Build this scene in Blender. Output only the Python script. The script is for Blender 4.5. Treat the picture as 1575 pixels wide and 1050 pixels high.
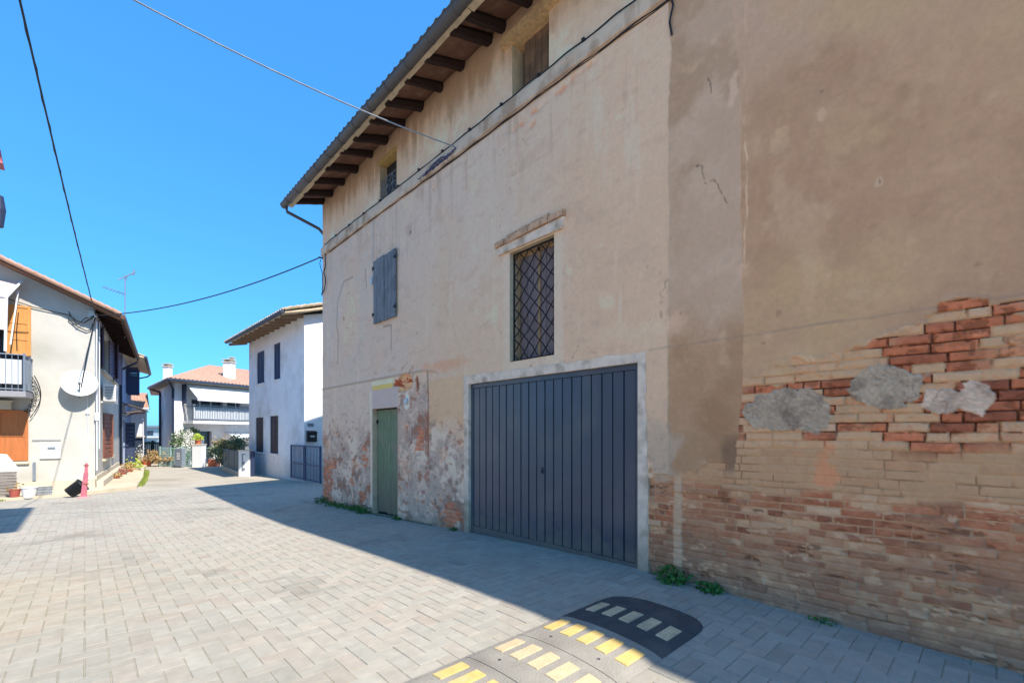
import bpy, math, random
import numpy as np
from mathutils import Vector
R = math.radians
scene = bpy.context.scene
for o in list(bpy.data.objects): bpy.data.objects.remove(o)

# ---------------------------------------------------------------- camera, sky, sun, exposure
cam_d = bpy.data.cameras.new('camera'); cam = bpy.data.objects.new('camera', cam_d)
scene.collection.objects.link(cam); scene.camera = cam
cam.location = (0, 0, 1.5); cam.rotation_euler = (R(90), 0, -math.atan2(657.5, 700))
cam_d.sensor_width = 36; cam_d.lens = 16.0; cam_d.shift_y = 142/1575; cam_d.clip_start = .05; cam_d.clip_end = 2000
SUN = Vector((.112, -.86, 1)).normalized()
w = bpy.data.worlds.new('World'); scene.world = w; w.use_nodes = True
nt = w.node_tree; nt.nodes.clear()
sky = nt.nodes.new('ShaderNodeTexSky'); sky.sky_type = 'NISHITA'; sky.sun_disc = False
sky.sun_elevation = math.asin(SUN.z); sky.sun_rotation = math.atan2(SUN.x, SUN.y)
sky.air_density = 1.0; sky.dust_density = .9; sky.ozone_density = 2.0; sky.altitude = 100
ga = nt.nodes.new('ShaderNodeGamma'); ga.inputs['Gamma'].default_value = .47
hs = nt.nodes.new('ShaderNodeHueSaturation'); hs.inputs['Saturation'].default_value = 1.45; hs.inputs['Value'].default_value = 1.3
bg = nt.nodes.new('ShaderNodeBackground'); bg.inputs['Strength'].default_value = .15
wo = nt.nodes.new('ShaderNodeOutputWorld')
nt.links.new(sky.outputs[0], ga.inputs[0]); nt.links.new(ga.outputs[0], hs.inputs['Color']); tint = nt.nodes.new('ShaderNodeVectorMath'); tint.operation = 'MULTIPLY'; tint.inputs[1].default_value = (.23, .68, 1.12)
nt.links.new(hs.outputs[0], tint.inputs[0]); nt.links.new(tint.outputs[0], bg.inputs[0]); nt.links.new(bg.outputs[0], wo.inputs[0])
sd = bpy.data.lights.new('sun', 'SUN'); sd.energy = 2.5; sd.angle = R(.55); sd.color = (1, .915, .79)
so = bpy.data.objects.new('sun', sd); scene.collection.objects.link(so)
so.rotation_euler = SUN.to_track_quat('Z', 'Y').to_euler(); so.location = (0, -20, 30)
scene.view_settings.view_transform = 'Standard'; scene.view_settings.look = 'None'
scene.view_settings.exposure = 1.6; scene.view_settings.gamma = 1

# ---------------------------------------------------------------- noise and colour helpers
def lin(c):
    c = np.array(c, float)/255
    return np.where(c <= .04045, c/12.92, ((c+.055)/1.055)**2.4)
def hsh(ix, iy, seed):
    v = np.sin(ix*127.1+iy*311.7+seed*74.7)*43758.5453
    return v-np.floor(v)
def vn(x, y, seed=0):
    ix = np.floor(x); iy = np.floor(y); fx = x-ix; fy = y-iy
    fx = fx*fx*(3-2*fx); fy = fy*fy*(3-2*fy)
    a = hsh(ix, iy, seed); b = hsh(ix+1, iy, seed); c = hsh(ix, iy+1, seed); d = hsh(ix+1, iy+1, seed)
    return (a+(b-a)*fx)*(1-fy)+(c+(d-c)*fx)*fy
def fbm(x, y, sc, octs=4, seed=0):                      # about -.5 .. .5
    r = 0; am = 1; tot = 0
    for k in range(octs):
        r = r+am*vn(x*sc+k*17.3, y*sc-k*9.1, seed+k); tot += am; am *= .55; sc *= 2.07
    return r/tot-.5
def ss(a, b, x):
    t = np.clip((x-a)/(b-a), 0, 1); return t*t*(3-2*t)
def mix(a, b, m):
    return a*(1-m[..., None])+b*m[..., None]
ZS, ZV = zip(*[(-60, -.12), (-4, -.12), (-1, -.09), (0, -.075), (2.7, 0), (4, -.02), (5.8, -.076), (8, -.156), (9.1, -.2), (12, -.26), (18, -.31), (40, -.4), (600, -.4)])
def gz(s): return float(np.interp(s, ZS, ZV))

# ---------------------------------------------------------------- materials
def new_mat(name):
    m = bpy.data.materials.new(name); m.use_nodes = True
    return m, m.node_tree, m.node_tree.nodes['Principled BSDF']
def mat(name, col, rough=.8, var=.18, scale=4, bump=.15, bscale=None, metal=0, spec=.35, stretch=None, attr=None, dirt=None, foot=None):
    m, t, b = new_mat(name); L = t.links.new
    geo = t.nodes.new('ShaderNodeNewGeometry')
    mp = t.nodes.new('ShaderNodeMapping'); L(geo.outputs['Position'], mp.inputs[0])
    if stretch: mp.inputs['Scale'].default_value = stretch
    n = t.nodes.new('ShaderNodeTexNoise'); n.inputs['Scale'].default_value = scale; n.inputs['Detail'].default_value = 7
    n.inputs['Roughness'].default_value = .62
    L(mp.outputs[0], n.inputs['Vector'])
    mr = t.nodes.new('ShaderNodeMapRange'); mr.inputs['From Min'].default_value = .25; mr.inputs['From Max'].default_value = .75
    mr.inputs['To Min'].default_value = 1-var; mr.inputs['To Max'].default_value = 1+var
    L(n.outputs['Fac'], mr.inputs['Value'])
    mul = t.nodes.new('ShaderNodeVectorMath'); mul.operation = 'SCALE'; L(mr.outputs[0], mul.inputs['Scale'])
    if attr:
        a = t.nodes.new('ShaderNodeAttribute'); a.attribute_name = 'Col'; L(a.outputs['Color'], mul.inputs[0])
    else:
        mul.inputs[0].default_value = tuple(lin(col)) if max(col) > 1 else col
    src = mul.outputs[0]
    if dirt:
        n3 = t.nodes.new('ShaderNodeTexNoise'); n3.inputs['Scale'].default_value = dirt[1]; n3.inputs['Detail'].default_value = 5
        L(geo.outputs['Position'], n3.inputs['Vector'])
        r3 = t.nodes.new('ShaderNodeMapRange'); r3.inputs['From Min'].default_value = .5; r3.inputs['From Max'].default_value = .72; r3.inputs['To Max'].default_value = dirt[2]
        L(n3.outputs['Fac'], r3.inputs['Value'])
        mx = t.nodes.new('ShaderNodeMix'); mx.data_type = 'RGBA'; L(r3.outputs[0], mx.inputs['Factor'])
        L(src, mx.inputs['A']); mx.inputs['B'].default_value = (*lin(dirt[0]), 1); src = mx.outputs['Result']
    if foot:                                          # splashed mud and dust near the ground, ragged upper edge
        sx = t.nodes.new('ShaderNodeSeparateXYZ'); L(geo.outputs['Position'], sx.inputs[0]); n4 = t.nodes.new('ShaderNodeTexNoise'); n4.inputs['Scale'].default_value = 7; n4.inputs['Detail'].default_value = 6; L(geo.outputs['Position'], n4.inputs['Vector'])
        ad = t.nodes.new('ShaderNodeMath'); ad.operation = 'MULTIPLY_ADD'; L(n4.outputs['Fac'], ad.inputs[0]); ad.inputs[1].default_value = -foot[1]*1.6; L(sx.outputs['Z'], ad.inputs[2])
        r4 = t.nodes.new('ShaderNodeMapRange'); r4.inputs['From Min'].default_value = -foot[1]*.75; r4.inputs['From Max'].default_value = foot[1]*.25; r4.inputs['To Min'].default_value = foot[2]; r4.inputs['To Max'].default_value = 0; L(ad.outputs[0], r4.inputs['Value'])
        mx = t.nodes.new('ShaderNodeMix'); mx.data_type = 'RGBA'; L(r4.outputs[0], mx.inputs['Factor']); L(src, mx.inputs['A']); mx.inputs['B'].default_value = (*lin(foot[0]), 1); src = mx.outputs['Result']
    L(src, b.inputs['Base Color'])
    b.inputs['Roughness'].default_value = rough; b.inputs['Metallic'].default_value = metal
    b.inputs['Specular IOR Level'].default_value = spec
    if bump:
        n2 = t.nodes.new('ShaderNodeTexNoise'); n2.inputs['Scale'].default_value = bscale or scale*6; n2.inputs['Detail'].default_value = 5
        L(mp.outputs[0], n2.inputs['Vector'])
        bp = t.nodes.new('ShaderNodeBump'); bp.inputs['Strength'].default_value = bump; bp.inputs['Distance'].default_value = .02
        L(n2.outputs['Fac'], bp.inputs['Height']); L(bp.outputs[0], b.inputs['Normal'])
    return m
M = {}
M['wall'] = mat('aged_plaster_and_brick', None, .95, .07, 22, .22, 90, spec=.15, attr=True)
M['paver'] = mat('concrete_pavers', None, .9, .13, 9, .4, 120, spec=.2, attr=True)
M['ground'] = mat('pale_concrete', (174, 166, 152), .95, .14, 1.3, .3, 60, spec=.15, dirt=((138, 130, 118), .5, .6))
M['joint'] = mat('joint_sand', (160, 154, 138), .98, .2, 2.5, .3, 60, dirt=((138, 136, 100), 1.2, .7))
M['garage'] = mat('blue_grey_paint', (68, 75, 88), .30, .12, 1.2, .08, 9, spec=.55, dirt=((96, 96, 98), 1.6, .6), foot=((128, 116, 100), .35, .55))
M['garage_groove'] = mat('dark_groove', (30, 33, 44), .6, .1, 3, 0)
M['oldwhite'] = mat('chipped_white_paint', (232, 204, 180), .85, .2, 7, .4, 40, dirt=((166, 142, 116), 4.5, .9), foot=((140, 122, 100), .5, .7))
M['greendoor'] = mat('weathered_green_wood', (126, 138, 106), .85, .4, 6, .5, 30, stretch=(8, 8, .7), dirt=((146, 136, 118), 2.6, 1), foot=((132, 116, 98), .9, .8))
M['bluewood'] = mat('weathered_grey_blue_wood', (124, 126, 130), .85, .4, 6, .4, 30, stretch=(8, 8, .6), dirt=((84, 84, 86), 4, .7))
M['greywood'] = mat('grey_mauve_wood', (140, 122, 122), .85, .25, 5, .3, 30, stretch=(6, 6, .6), dirt=((128, 108, 98), 3, .6))
M['beam'] = mat('dark_old_beam', (50, 34, 29), .9, .4, 6, .5, 40, stretch=(1, 8, 8))
M['oldplank'] = mat('old_light_plank', (184, 146, 108), .9, .35, 6, .4, 30, stretch=(8, 3, .8), dirt=((96, 76, 58), 4, .8))
M['soffit'] = mat('terracotta_soffit_tile', (122, 88, 72), .9, .35, 3, .4, 20, dirt=((150, 122, 98), 5, .6))
M['batten'] = mat('pale_edge_batten', (206, 184, 154), .9, .25, 5, .3, 30)
M['gutter'] = mat('dull_grey_gutter', (96, 92, 92), .55, .12, 3, .1, metal=.3)
M['brown_gutter'] = mat('brown_gutter', (92, 70, 62), .5, .1, 3, .05)
M['dark_pipe'] = mat('dark_blue_grey_pipe', (44, 58, 78), .5, .1, 3, .05)
M['roof'] = mat('terracotta_roof_tile', (186, 144, 122), .9, .3, 5, .4, 30, dirt=((168, 140, 120), 2.5, .8))
M['oldroof'] = mat('lichen_roof_tile', (186, 164, 138), .9, .3, 4, .4, 30, dirt=((136, 128, 84), 2.5, .8))
M['iron'] = mat('dark_iron', (40, 34, 34), .6, .3, 8, .1, metal=.3)
M['cable'] = mat('black_cable', (42, 42, 46), .6, .15, 8, 0)
M['greycable'] = mat('pale_grey_cable', (150, 152, 158), .6, .15, 8, 0)
M['rubber'] = mat('sunlit_worn_rubber', (152, 146, 136), .9, .2, 6, .5, 70, dirt=((122, 116, 108), 3, .9))  # paled for the sunlit bump modules, sunlight put into the colour
M['yel'] = mat('yellow_reflector', (216, 182, 112), .6, .15, 20, .3, 90, dirt=((206, 182, 140), 10, .9))
M['yelpale'] = mat('worn_orange_reflector', (206, 182, 146), .6, .15, 20, .3, 90, dirt=((200, 176, 140), 14, .7))
M['yelgrey'] = mat('shaded_reflector', (206, 186, 152), .6, .12, 20, .3, 90, dirt=((150, 136, 118), 12, .6))  # greyed yellow for the row in shade, shade put into the colour
M['leaf'] = mat('weed_leaf', (58, 108, 44), .6, .4, 9, 0)
M['leaf2'] = mat('dark_bush_leaf', (104, 124, 88), .6, .4, 5, 0)
M['leafy'] = mat('bright_yellow_green_leaf', (168, 186, 70), .6, .35, 6, 0)
M['leafdry'] = mat('dry_tan_leaf', (170, 142, 100), .8, .35, 6, 0)
M['flower'] = mat('white_blossom', (226, 224, 214), .7, .1, 6, 0)
M['flowerp'] = mat('pink_blossom', (160, 116, 104), .7, .2, 6, 0)
M['grass'] = mat('verge_grass', (128, 142, 66), .8, .35, 6, 0)
M['cream'] = mat('cream_render', (196, 192, 184), .9, .10, 1.8, .25, 30, spec=.15, dirt=((164, 160, 148), .9, .7))
M['plinth'] = mat('pale_concrete_plinth', (200, 188, 168), .95, .12, 3, .3, 40)
M['bluewall'] = mat('white_blue_render', (234, 232, 234), .9, .07, 1.6, .2, 30, spec=.15, dirt=((196, 190, 186), 1.1, .6), foot=((170, 164, 156), .8, .5))
M['greybluewall'] = mat('grey_blue_render', (150, 160, 186), .9, .06, 2, .15, 30, spec=.15)
M['whitewall'] = mat('clean_white_render', (222, 222, 222), .9, .05, 2, .1, 30, spec=.15)
M['beigewall'] = mat('dull_beige_render', (168, 154, 138), .9, .15, 1.5, .3, 30, spec=.15)
M['navy'] = mat('dark_blue_shutter', (50, 62, 92), .6, .1, 5, .1)
M['brownblind'] = mat('dark_brown_blind', (72, 64, 70), .6, .12, 5, .1)
M['mauve'] = mat('mauve_shutter', (96, 82, 104), .6, .12, 5, .1)
M['orange'] = mat('orange_varnished_wood', (206, 144, 80), .5, .2, 4, .15, 30, stretch=(4, 4, .5))
M['orange2'] = mat('dark_orange_wood', (186, 112, 64), .5, .2, 4, .15, 30, stretch=(4, 4, .5))
M['rust'] = mat('red_brown_shutter', (130, 78, 60), .6, .2, 5, .1)
M['glass'] = mat('dark_window_glass', (34, 38, 46), .12, .1, 3, 0, spec=.6)
M['glassb'] = mat('blue_door_glass', (48, 60, 76), .15, .2, 3, 0, spec=.6)
M['wmetal'] = mat('white_painted_metal', (214, 218, 226), .45, .06, 5, 0)
M['gmetal'] = mat('grey_painted_metal', (120, 130, 142), .5, .1, 5, 0)
M['bmetal'] = mat('blue_grey_gate_metal', (70, 84, 112), .5, .1, 5, 0)
M['green_metal'] = mat('green_fence_metal', (58, 98, 100), .5, .15, 5, 0)
M['palegreen'] = mat('pale_green_mesh', (150, 182, 176), .6, .15, 5, 0)
M['teal'] = mat('dark_teal_sheet', (66, 90, 104), .5, .1, 3, .05)
M['cloth'] = mat('white_cloth', (214, 218, 222), .9, .07, 5, .1)
M['pinkcloth'] = mat('pale_pink_cloth', (218, 190, 182), .9, .08, 4, .1)
M['plastic'] = mat('white_plastic', (226, 226, 224), .4, .04, 5, 0)
M['greyplastic'] = mat('grey_beige_plastic', (150, 142, 136), .6, .15, 8, .1)
M['blackplastic'] = mat('black_plastic', (40, 42, 46), .45, .15, 8, .05)
M['pink'] = mat('faded_pink_plastic', (206, 118, 130), .6, .15, 8, .05)
M['terracotta'] = mat('terracotta_pot', (186, 104, 76), .85, .15, 8, .1)
M['redpot'] = mat('red_plastic_pot', (166, 86, 76), .6, .15, 8, .05)
M['box'] = mat('pale_grey_box', (196, 198, 196), .5, .05, 6, 0)
M['slab'] = mat('cream_concrete_slab', (196, 184, 160), .95, .12, 2, .3, 50, dirt=((160, 150, 128), 1.5, .6))
M['patch'] = mat('yellow_ochre_paint', (186, 152, 92), .9, .2, 8, .2)

# ---------------------------------------------------------------- mesh helpers
class Fr:                                             # a local frame on the ground: a along, b across, z up
    def __init__(s, o, d):
        s.o = Vector((o[0], o[1], 0)); L = math.hypot(*d); s.a = Vector((d[0]/L, d[1]/L, 0)); s.b = Vector((-s.a.y, s.a.x, 0))
    def __call__(s, a, b, z): return s.o+s.a*a+s.b*b+Vector((0, 0, z))
W0 = Fr((0, 0), (1, 0))                               # a = X (towards the old wall), b = Y (down the street)
class MB:
    def __init__(s): s.v = []; s.f = []; s.mi = []; s.m = 0
    def face(s, pts):
        n = len(s.v); s.v += [tuple(p) for p in pts]; s.f.append(tuple(range(n, n+len(pts)))); s.mi.append(s.m)
    def hexa(s, P):                                   # 8 points: bottom ring, top ring
        n = len(s.v); s.v += [tuple(p) for p in P]
        for q in ((3, 2, 1, 0), (4, 5, 6, 7), (0, 1, 5, 4), (1, 2, 6, 5), (2, 3, 7, 6), (3, 0, 4, 7)):
            s.f.append(tuple(n+i for i in q)); s.mi.append(s.m)
        return s
    def box(s, F, a0, a1, b0, b1, z0, z1):
        return s.hexa([F(a0, b0, z0), F(a1, b0, z0), F(a1, b1, z0), F(a0, b1, z0), F(a0, b0, z1), F(a1, b0, z1), F(a1, b1, z1), F(a0, b1, z1)])
    def tube(s, pts, r, k=6, cap=True):
        pts = [Vector(p) for p in pts]; rr = r if isinstance(r, (list, tuple)) else [r]*len(pts); n0 = len(s.v)
        for i, p in enumerate(pts):
            t = (pts[min(i+1, len(pts)-1)]-pts[max(i-1, 0)]).normalized()
            u = t.cross(Vector((0, 0, 1)) if abs(t.z) < .9 else Vector((1, 0, 0))).normalized(); v = t.cross(u)
            for j in range(k):
                an = 2*math.pi*j/k; s.v.append(tuple(p+(u*math.cos(an)+v*math.sin(an))*rr[i]))
        for i in range(len(pts)-1):
            for j in range(k):
                a = n0+i*k+j; b = n0+i*k+(j+1) % k; s.f.append((a, b, b+k, a+k)); s.mi.append(s.m)
        if cap:
            s.f.append(tuple(n0+j for j in range(k))[::-1]); s.mi.append(s.m)
            e = n0+(len(pts)-1)*k; s.f.append(tuple(e+j for j in range(k))); s.mi.append(s.m)
        return s
    def lathe(s, c, prof, k=16, ax=None, shear=(0, 0)):          # prof: (radius, height)
        c = Vector(c); n0 = len(s.v); ax = (Vector(ax) if ax else Vector((0, 0, 1))).normalized()
        u = ax.cross(Vector((0, 1, 0)) if abs(ax.y) < .9 else Vector((1, 0, 0))).normalized(); v = ax.cross(u)
        for r, h in prof:
            for j in range(k):
                an = 2*math.pi*j/k; s.v.append(tuple(c+ax*h+(u*math.cos(an)+v*math.sin(an))*r))
        for i in range(len(prof)-1):
            for j in range(k):
                a = n0+i*k+j; b = n0+i*k+(j+1) % k; s.f.append((a, b, b+k, a+k)); s.mi.append(s.m)
        return s
    def wave_quad(s, A, B, C_, D, n, amp, m=2):       # corrugated quad: waves run along A->B, amplitude along the normal
        A, B, C_, D = map(Vector, (A, B, C_, D)); nn = (B-A).cross(D-A).normalized()
        if nn.z < 0: nn = -nn
        n0 = len(s.v); K = n*6
        for j in range(m+1):
            for i in range(K+1):
                u = i/K; v = j/m; p = (A*(1-u)+B*u)*(1-v)+(D*(1-u)+C_*u)*v
                s.v.append(tuple(p+nn*(amp*abs(math.sin(math.pi*u*n))+amp*.25*(j % 2))))
        for j in range(m):
            for i in range(K):
                a = n0+j*(K+1)+i; s.f.append((a, a+1, a+K+2, a+K+1)); s.mi.append(s.m)
        return s
def link(name, me, parent=None, loc=(0, 0, 0)):
    o = bpy.data.objects.new(name, me); scene.collection.objects.link(o); o.location = loc
    if parent: o.parent = parent
    return o
def wloc(p):
    v = Vector((0, 0, 0))
    while p: v = v+p.location; p = p.parent
    return v
def part(name, mb, m, parent, smooth=False, bevel=0, label=None):
    b = wloc(parent); me = bpy.data.meshes.new(name)
    me.from_pydata([(x-b.x, y-b.y, z-b.z) for x, y, z in mb.v], [], mb.f)
    for q in (m if isinstance(m, (list, tuple)) else [m]): me.materials.append(M[q] if isinstance(q, str) else q)
    if any(mb.mi): me.polygons.foreach_set('material_index', mb.mi)
    if smooth: me.polygons.foreach_set('use_smooth', [True]*len(me.polygons))
    me.update(); o = link(name, me, parent)
    if bevel:
        bv = o.modifiers.new('bevel', 'BEVEL'); bv.width = bevel; bv.segments = 2; bv.limit_method = 'ANGLE'
    if label: o['label'] = label
    return o
def tag(o, label, cat, group=None, kind=None):
    if label: o['label'] = label
    if cat: o['category'] = cat
    if group: o['group'] = group
    if kind: o['kind'] = kind
    return o
def thing(name, loc, label, cat, group=None):
    o = bpy.data.objects.new(name, None); scene.collection.objects.link(o); o.location = loc; o.empty_display_size = .2
    return tag(o, label, cat, group)
def single(name, mb, m, label, cat, group=None, smooth=False, kind=None, bevel=0):    # a thing that is one mesh, origin at its base
    P = np.array(mb.v); c = Vector(((P[:, 0].min()+P[:, 0].max())/2, (P[:, 1].min()+P[:, 1].max())/2, P[:, 2].min()))
    e = bpy.data.objects.new('tmp', None); e.location = c
    o = part(name, mb, m, e, smooth, bevel); o.parent = None; o.location = c; bpy.data.objects.remove(e)
    return tag(o, label, cat, group, kind)
def struct(name, mb, m):
    me = bpy.data.meshes.new(name); me.from_pydata([tuple(v) for v in mb.v], [], mb.f)
    me.materials.append(M[m]); o = link(name, me); o['kind'] = 'structure'; return o
def holed(mb, F, a0, a1, z0, z1, holes, b=0, depth=.18, sgn=1):
    """wall sheet in the plane b of frame F with rectangular openings and their reveals (going to b+sgn*depth)"""
    A = sorted({a0, a1, *[h[0] for h in holes], *[h[1] for h in holes]}); Z = sorted({z0, z1, *[h[2] for h in holes], *[h[3] for h in holes]})
    for i in range(len(A)-1):
        for j in range(len(Z)-1):
            ca = (A[i]+A[i+1])/2; cz = (Z[j]+Z[j+1])/2
            if any(h[0] < ca < h[1] and h[2] < cz < h[3] for h in holes): continue
            mb.face([F(A[i], b, Z[j]), F(A[i+1], b, Z[j]), F(A[i+1], b, Z[j+1]), F(A[i], b, Z[j+1])])
    e = b+sgn*depth
    for h0, h1, y0, y1 in [h[:4] for h in holes]:
        mb.face([F(h0, b, y0), F(h0, e, y0), F(h0, e, y1), F(h0, b, y1)]); mb.face([F(h1, b, y0), F(h1, e, y0), F(h1, e, y1), F(h1, b, y1)])
        mb.face([F(h0, b, y0), F(h1, b, y0), F(h1, e, y0), F(h0, e, y0)]); mb.face([F(h0, b, y1), F(h1, b, y1), F(h1, e, y1), F(h0, e, y1)])
    return mb
def shutter_mb(F, a0, a1, b0, b1, z0, z1, horizontal=True, n=10):
    """louvred panel: frame and slats"""
    mb = MB(); t = .06; bm = (b0+b1)/2
    mb.box(F, a0, a0+t, b0, b1, z0, z1); mb.box(F, a1-t, a1, b0, b1, z0, z1); mb.box(F, a0+t, a1-t, b0, b1, z0, z0+t); mb.box(F, a0+t, a1-t, b0, b1, z1-t, z1)
    H = (z1-z0-2*t)/n
    for i in range(n):
        zz = z0+t+i*H; mb.hexa([F(a0+t, b0+.01*(1 if b1 > b0 else -1), zz), F(a1-t, b0+.01, zz), F(a1-t, bm+.005, zz+H*.5), F(a0+t, bm+.005, zz+H*.5),
                                F(a0+t, b0+.01, zz+H*.25), F(a1-t, b0+.01, zz+H*.25), F(a1-t, bm+.005, zz+H*.95), F(a0+t, bm+.005, zz+H*.95)])
    return mb

# ---------------------------------------------------------------- ground and street
def sheet(name, m, X, Y, dz):
    mb = MB(); n = len(X)
    for y in Y:
        for x in X: mb.v.append((x, y, gz(y)+dz))
    for j in range(len(Y)-1):
        for i in range(n-1):
            a = j*n+i; mb.f.append((a, a+1, a+n+1, a+n)); mb.mi.append(0)
    return struct(name, mb, m)
YS = [-60, -20, -8, -4, -2.5, -1, 0, 1, 2, 2.7, 3.4, 4, 5, 5.8, 7, 8, 9.1, 10.5, 12, 15, 18, 22, 27, 33, 40, 60, 120, 400]
sheet('ground', 'ground', [-400, -100, -30, -12, 0, 6, 12, 30, 100, 400], YS, -.022)
sheet('paving_joints', 'joint', [-6, 0, 7.0], [y for y in YS if -4 <= y < 18]+[18.38], -.0042)
def build_pavers():
    rng = random.Random(5); U = .122; P = U; Lx = 2*U; g = .0019; V = []; Fc = []; Cc = []
    x0, x1, y0, y1 = -5.6, 6.9, -3.2, 18.4
    def add(ax, bx, ay, by):
        ax, bx = max(ax, x0), min(bx, x1); ay, by = max(ay, y0), min(by, y1)
        if bx-ax < .03 or by-ay < .03: return
        if (ax+bx)/2 > 4.53 and (ay+by)/2 < 11.95: return
        cx, cy = (ax+bx)/2, (ay+by)/2
        ax += g; bx -= g; ay += g; by -= g; c = .0035; n = len(V)
        dz = rng.gauss(0, .0007); tx = rng.gauss(0, .0006); ty = rng.gauss(0, .0006)
        for (x, y, d) in ((ax, ay, 1), (bx, ay, 1), (bx, by, 1), (ax, by, 1), (ax+c, ay+c, 0), (bx-c, ay+c, 0), (bx-c, by-c, 0), (ax+c, by-c, 0)):
            V.append((x, y, gz(y)+dz+tx*(x-cx)/.1+ty*(y-cy)/.1-(.0055 if d else 0)))
        for q in ((4, 5, 6, 7), (0, 1, 5, 4), (1, 2, 6, 5), (2, 3, 7, 6), (3, 0, 4, 7)): Fc.append(tuple(n+i for i in q))
        k = 1+rng.gauss(0, .028)+.09*float(fbm(np.array(cx), np.array(cy), .6, 3, 3))
        base = np.array(lin((187, 182, 170))); warm = np.array(lin((190, 178, 164))); t = min(1, max(0, rng.gauss(.3, .3)))
        d = float(ss(.08, .22, fbm(np.array(cx), np.array(cy), .5, 4, 40)))*.10+float(ss(.15, .3, fbm(np.array(cx), np.array(cy), 1.9, 3, 44)))*.18+.05*math.exp(-((cx-.9+.05*cy)/.16)**2)+.05*math.exp(-((cx+.65+.05*cy)/.16)**2)+float(ss(.5, .05, 4.5-cx))*.10*(cy < 12)
        col = (base*(1-t)+warm*t)*k*(1-d)*.785
        for i in range(8): Cc.append((*col, 1) if i > 3 else (*(col*.72), 1))
    # 90 degree herringbone on a square lattice of side U
    for i in range(int(x0/U)-4, int(x1/U)+4):
        for j in range(int(y0/U)-4, int(y1/U)+4):
            m = (i-j) % 4
            if m == 0: add(i*U, i*U+2*U, j*U, j*U+U)            # lies across the street
            elif m == 2: add(i*U, i*U+U, j*U-U, j*U+U)          # lies along the street
    me = bpy.data.meshes.new('street_paving'); me.from_pydata(V, [], Fc); me.materials.append(M['paver'])
    ca = me.color_attributes.new('Col', 'FLOAT_COLOR', 'POINT'); ca.data.foreach_set('color', np.array(Cc, dtype=np.float32).ravel())
    o = link('street_paving', me); o['kind'] = 'structure'
build_pavers()

# ---------------------------------------------------------------- the old building: street wall as one finely painted relief
WP = 4.488; S0, S1, ZB, ZT = -3.5, 11.9, -.42, 7.5
GA = (2.72, 5.77, ZB, 2.295); DO = (8.05, 9.11, ZB, 2.03); WI = (3.96, 4.81, 2.535, 4.11); AW = (8.08, 8.78, 6.345, 7.13); AB = (4.05, 4.76, 6.33, 7.10); CW = (.4, 1.1, 6.33, 7.1)
SH = (8.09, 8.94, 3.84, 5.10)
HOLES = [GA, DO, WI, AW, AB, SH]
K = 1.85
def C3(r, g, b): return lin((r, g, b))*np.array([2.36, 1.77, 1.40])
def brickfield(S, Z, pitch, seed, joint=.011, lens=(.25, .25, .25, .12, .18, .30)):
    zz = Z+.010*fbm(S, Z, 1.3, 3, seed+5)*2+.004*fbm(S, Z, 14, 2, seed+6)
    ci = np.floor(zz/pitch).astype(int); fz = (zz-ci*pitch)
    r1 = np.zeros_like(S); r2 = np.zeros_like(S); r3 = np.zeros_like(S); dj = np.ones_like(S)
    for c in np.unique(ci):
        rng = np.random.RandomState((c*7919+seed*31+100003) % 2**31); m = ci == c
        b = -5+rng.rand()*.25+np.cumsum(rng.choice(lens, 100)*(1+.06*rng.randn(100)))
        s = S[m]+.006*fbm(S[m], Z[m], 20, 2, seed+7); k = np.clip(np.searchsorted(b, s), 1, 98)
        d = np.minimum(s-b[k-1], b[k]-s); h = rng.rand(101); h2 = rng.rand(101); h3 = rng.rand(101)
        r1[m] = h[k]; r2[m] = h2[k]; r3[m] = h3[k]; dj[m] = d
    dz = np.minimum(fz, pitch-fz); d = np.minimum(dj, dz)
    rag = .004*fbm(S, Z, 30, 2, seed+8)
    inside = ss(joint*.35, joint*.75, d+rag)
    return r1, r2, r3, inside
def blob(S, Z, cs, cz, rs, rz, rough=.5, sc=2.5, seed=0, edge=.12):
    e = 1-np.sqrt(((S-cs)/rs)**2+((Z-cz)/rz)**2)+rough*fbm(S, Z, sc, 5, seed)*2
    return ss(0, edge, e)
def polyd(S, Z, pts):
    D = np.full_like(S, 9.)
    for (a, b), (c, d) in zip(pts, pts[1:]):
        vx, vz = c-a, d-b; t = np.clip(((S-a)*vx+(Z-b)*vz)/(vx*vx+vz*vz), 0, 1)
        D = np.minimum(D, np.hypot(S-a-t*vx, Z-b-t*vz))
    return D
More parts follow.
